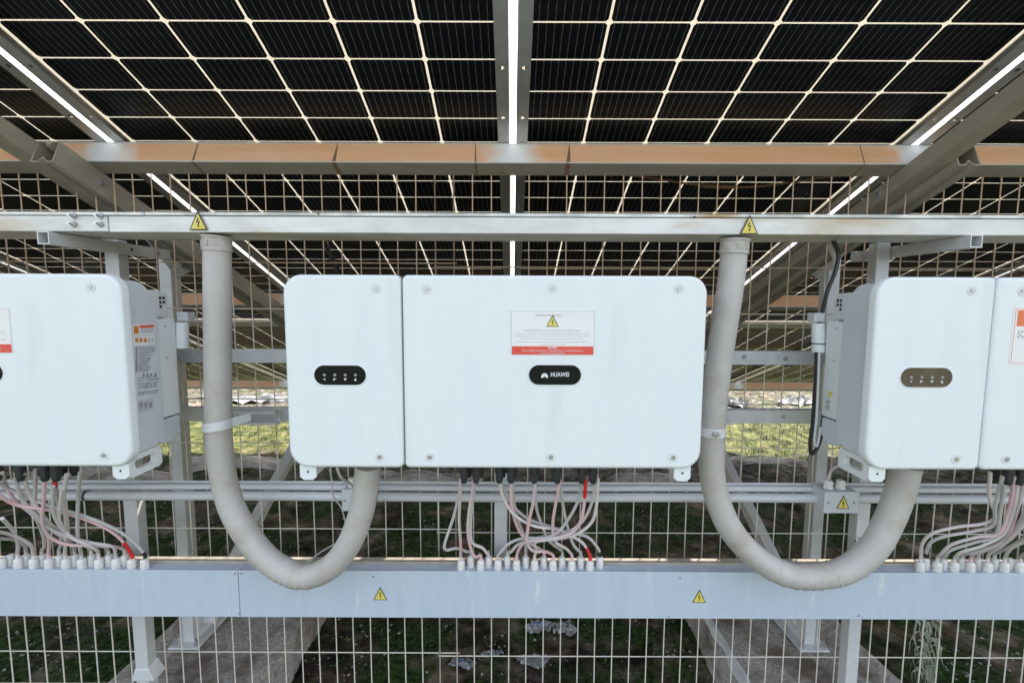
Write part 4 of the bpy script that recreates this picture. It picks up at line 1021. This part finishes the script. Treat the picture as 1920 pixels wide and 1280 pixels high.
for k in range(1500):
    y = rnd.uniform(1.7, 3.6); x = rnd.uniform(-1,1)*(1.1+y*.8)
    if mnoise.noise(Vector((x*1.3, y*1.3, 12))) < .08: continue
    if (-1.40 < x < -.84 or .78 < x < 1.38) and y < 2.17: continue
    z = gh(x, y)
    for _ in range(4):
        a = rnd.random()*6.28; l = rnd.uniform(.008,.024); dx, dy = math.cos(a), math.sin(a); up = rnd.uniform(.003,.018); w = l*.35
        b.add([(x,y,z),(x+dx*l*.5-dy*w,y+dy*l*.5+dx*w,z+up),(x+dx*l,y+dy*l,z+up*.8),(x+dx*l*.5+dy*w,y+dy*l*.5-dx*w,z+up)], [(0,1,2,3)])
tag(b.build('low_weeds', M['weed']), 'low dark green weeds on the soil in the shade', 'weeds', kind='stuff')
def scrap(label, px, py, w, d, mk, seed, name='plastic_scrap', h=.03, patch=None):
    # crumpled sheet lying on the soil
    p = PXG(px, py); n = 12; v = []; f = []
    for j in range(n+1):
        for i in range(n+1):
            u, q = i/n-.5, j/n-.5; rr = 1 + .55*mnoise.noise(Vector((math.atan2(q,u)*1.3, seed, 0)))
            x, y = p.x + u*w*rr, p.y + q*d*rr
            z = gh(x, y) + .006 + h*abs(mnoise.noise(Vector((u*6, q*6, seed)))) + .35*h*abs(mnoise.noise(Vector((u*15, q*15, seed))))
            v.append((x, y, z))
    W = n+1; f = [(j*W+i, j*W+i+1, (j+1)*W+i+1, (j+1)*W+i) for j in range(n) for i in range(n) if ((i-n/2+.5)**2+(j-n/2+.5)**2) < (n/2)**2 * (1 + .5*mnoise.noise(Vector((i*.7, j*.7, seed))))]
    mb = MB(); mb.add(v, f); o = mb.build(name, M[mk]); so = o.modifiers.new('solid', 'SOLIDIFY'); so.thickness = .0012
    tag(o, label, 'litter', 'litter on the soil')
    if patch:
        fs = [q for q in f if abs(q[0] % W - patch[0]) < 3 and abs(q[0] // W - patch[1]) < 2]
        mb = MB(); mb.add([(a, b2, c + .0025) for a, b2, c in v], fs); mb.build('printed_patch', M['blueprint'], o)
    return o
def PXG(px, py):
    x0, y0 = (px - 960) / FPX, (py - 640) / FPX; d = Rt*x0 + Fw + Dn*y0; return Vector((0,0,EYE)) + d * (-(EYE+.03)/d.z)
scrap('crumpled clear plastic with a blue print, just below the lower trunking', 1012, 1178, .12, .06, 'plasticbag', 1, patch=(5,7))
scrap('crumpled whitish plastic beside the blue printed piece', 1062, 1180, .11, .07, 'plasticbag', 2, h=.03)
scrap('crumpled plastic with faded blue print at the bottom edge', 872, 1248, .10, .05, 'plasticbag', 3, patch=(6,6))
scrap('torn strip of pale plastic on the soil right of the double fence wires', 925, 1232, .09, .035, 'plasticbag', 4, h=.025)
scrap('flat pale plastic patch on the soil beneath the middle cables', 1000, 1238, .13, .07, 'plasticbag', 5, h=.015)
scrap('white plastic sheet lying beyond the grass, seen between the rails at the right', 1365, 753, .55, .4, 'dirtysheet', 6, 'plastic_sheet', h=.12)
scrap('second white plastic sheet beyond the grass beside the black cables', 1500, 752, .6, .35, 'dirtysheet', 7, 'plastic_sheet', h=.10)
scrap('long white plastic sheet beyond the grass, seen right of the left hose', 470, 752, 1.6, .4, 'dirtysheet', 8, 'plastic_sheet', h=.10)
def rocks(label, px, py, w, d, h, seed):
    p = PXG(px, py); n = 16; v = []; 
    for j in range(n+1):
        for i in range(n+1):
            u, q = i/n-.5, j/n-.5; e = max(0, 1 - (2*abs(u))**4) * max(0, 1 - (2*abs(q))**4)
            z = gh(p.x+u*w, p.y+q*d) - .02 + h*e*(.7+.5*mnoise.noise(Vector((u*5, q*5, seed)))) + .012*mnoise.noise(Vector((u*20,q*20,seed)))
            v.append((p.x+u*w, p.y+q*d, z))
    W = n+1; mb = MB(); mb.add(v, [(j*W+i, j*W+i+1, (j+1)*W+i+1, (j+1)*W+i) for j in range(n) for i in range(n)])
    return tag(mb.build('flat_rock', M['concrete']), label, 'rock', 'flat rocks in the soil')
rocks('pale flat rock just beyond the shade, left of the middle cabinet', 440, 872, 1.1, .4, .09, 3)
rocks('stony ledge under the left cables', 180, 905, 1.4, .5, .12, 5)
rocks('stony ledge below the middle cabinet beside its plugs', 800, 905, 1.0, .25, .10, 6)
rocks('pale flat rock between the right hose and the right cabinet', 1450, 868, 1.0, .28, .06, 9)
rocks('flat rock patch right of the middle cables', 1210, 905, .6, .25, .09, 10)

# drying plant hanging at the lower right
pt = thing('drying_plant', 'drying plant with long curled leaves behind the fence at the lower right', 'plant', tuple(P(1730, 1290, 1.50)))
for k in range(3):
    x = 1718 + k*14; MB().tube(spline([P(x, 1290, 1.56), P(x+8, 1240, 1.55), P(x-4, 1195, 1.55), P(x+4, 1150, 1.55)], 5), .0028, 6).build('stem', M['leaf'], pt, smooth=True)
lr = random.Random(5)
for k in range(54):
    px, py = 1715 + lr.random()*42, 1150 + lr.random()*130; a = P(px, py, 1.54); sd_ = lr.choice((-1,1)); L_ = lr.uniform(.04,.095)
    cx = [a + Vector((sd_*L_*f*.7*(1-.5*f), lr.uniform(-.01,.01)*f, -L_*f**1.6*1.1 + .01*math.sin(f*3))) for f in (0,.25,.5,.75,1)]
    ws = (.002,.0065,.0085,.006,.0008); vs = []
    for q, w in zip(cx, ws): vs += [q + Vector((0,-.3*w,w)), q - Vector((0,-.3*w,w))]
    MB().add(vs, [(2*i,2*i+1,2*i+3,2*i+2) for i in range(4)]).build('leaf', M['leaf'], pt)
for o in bpy.data.objects:
    if '_org' in o: del o['_org']
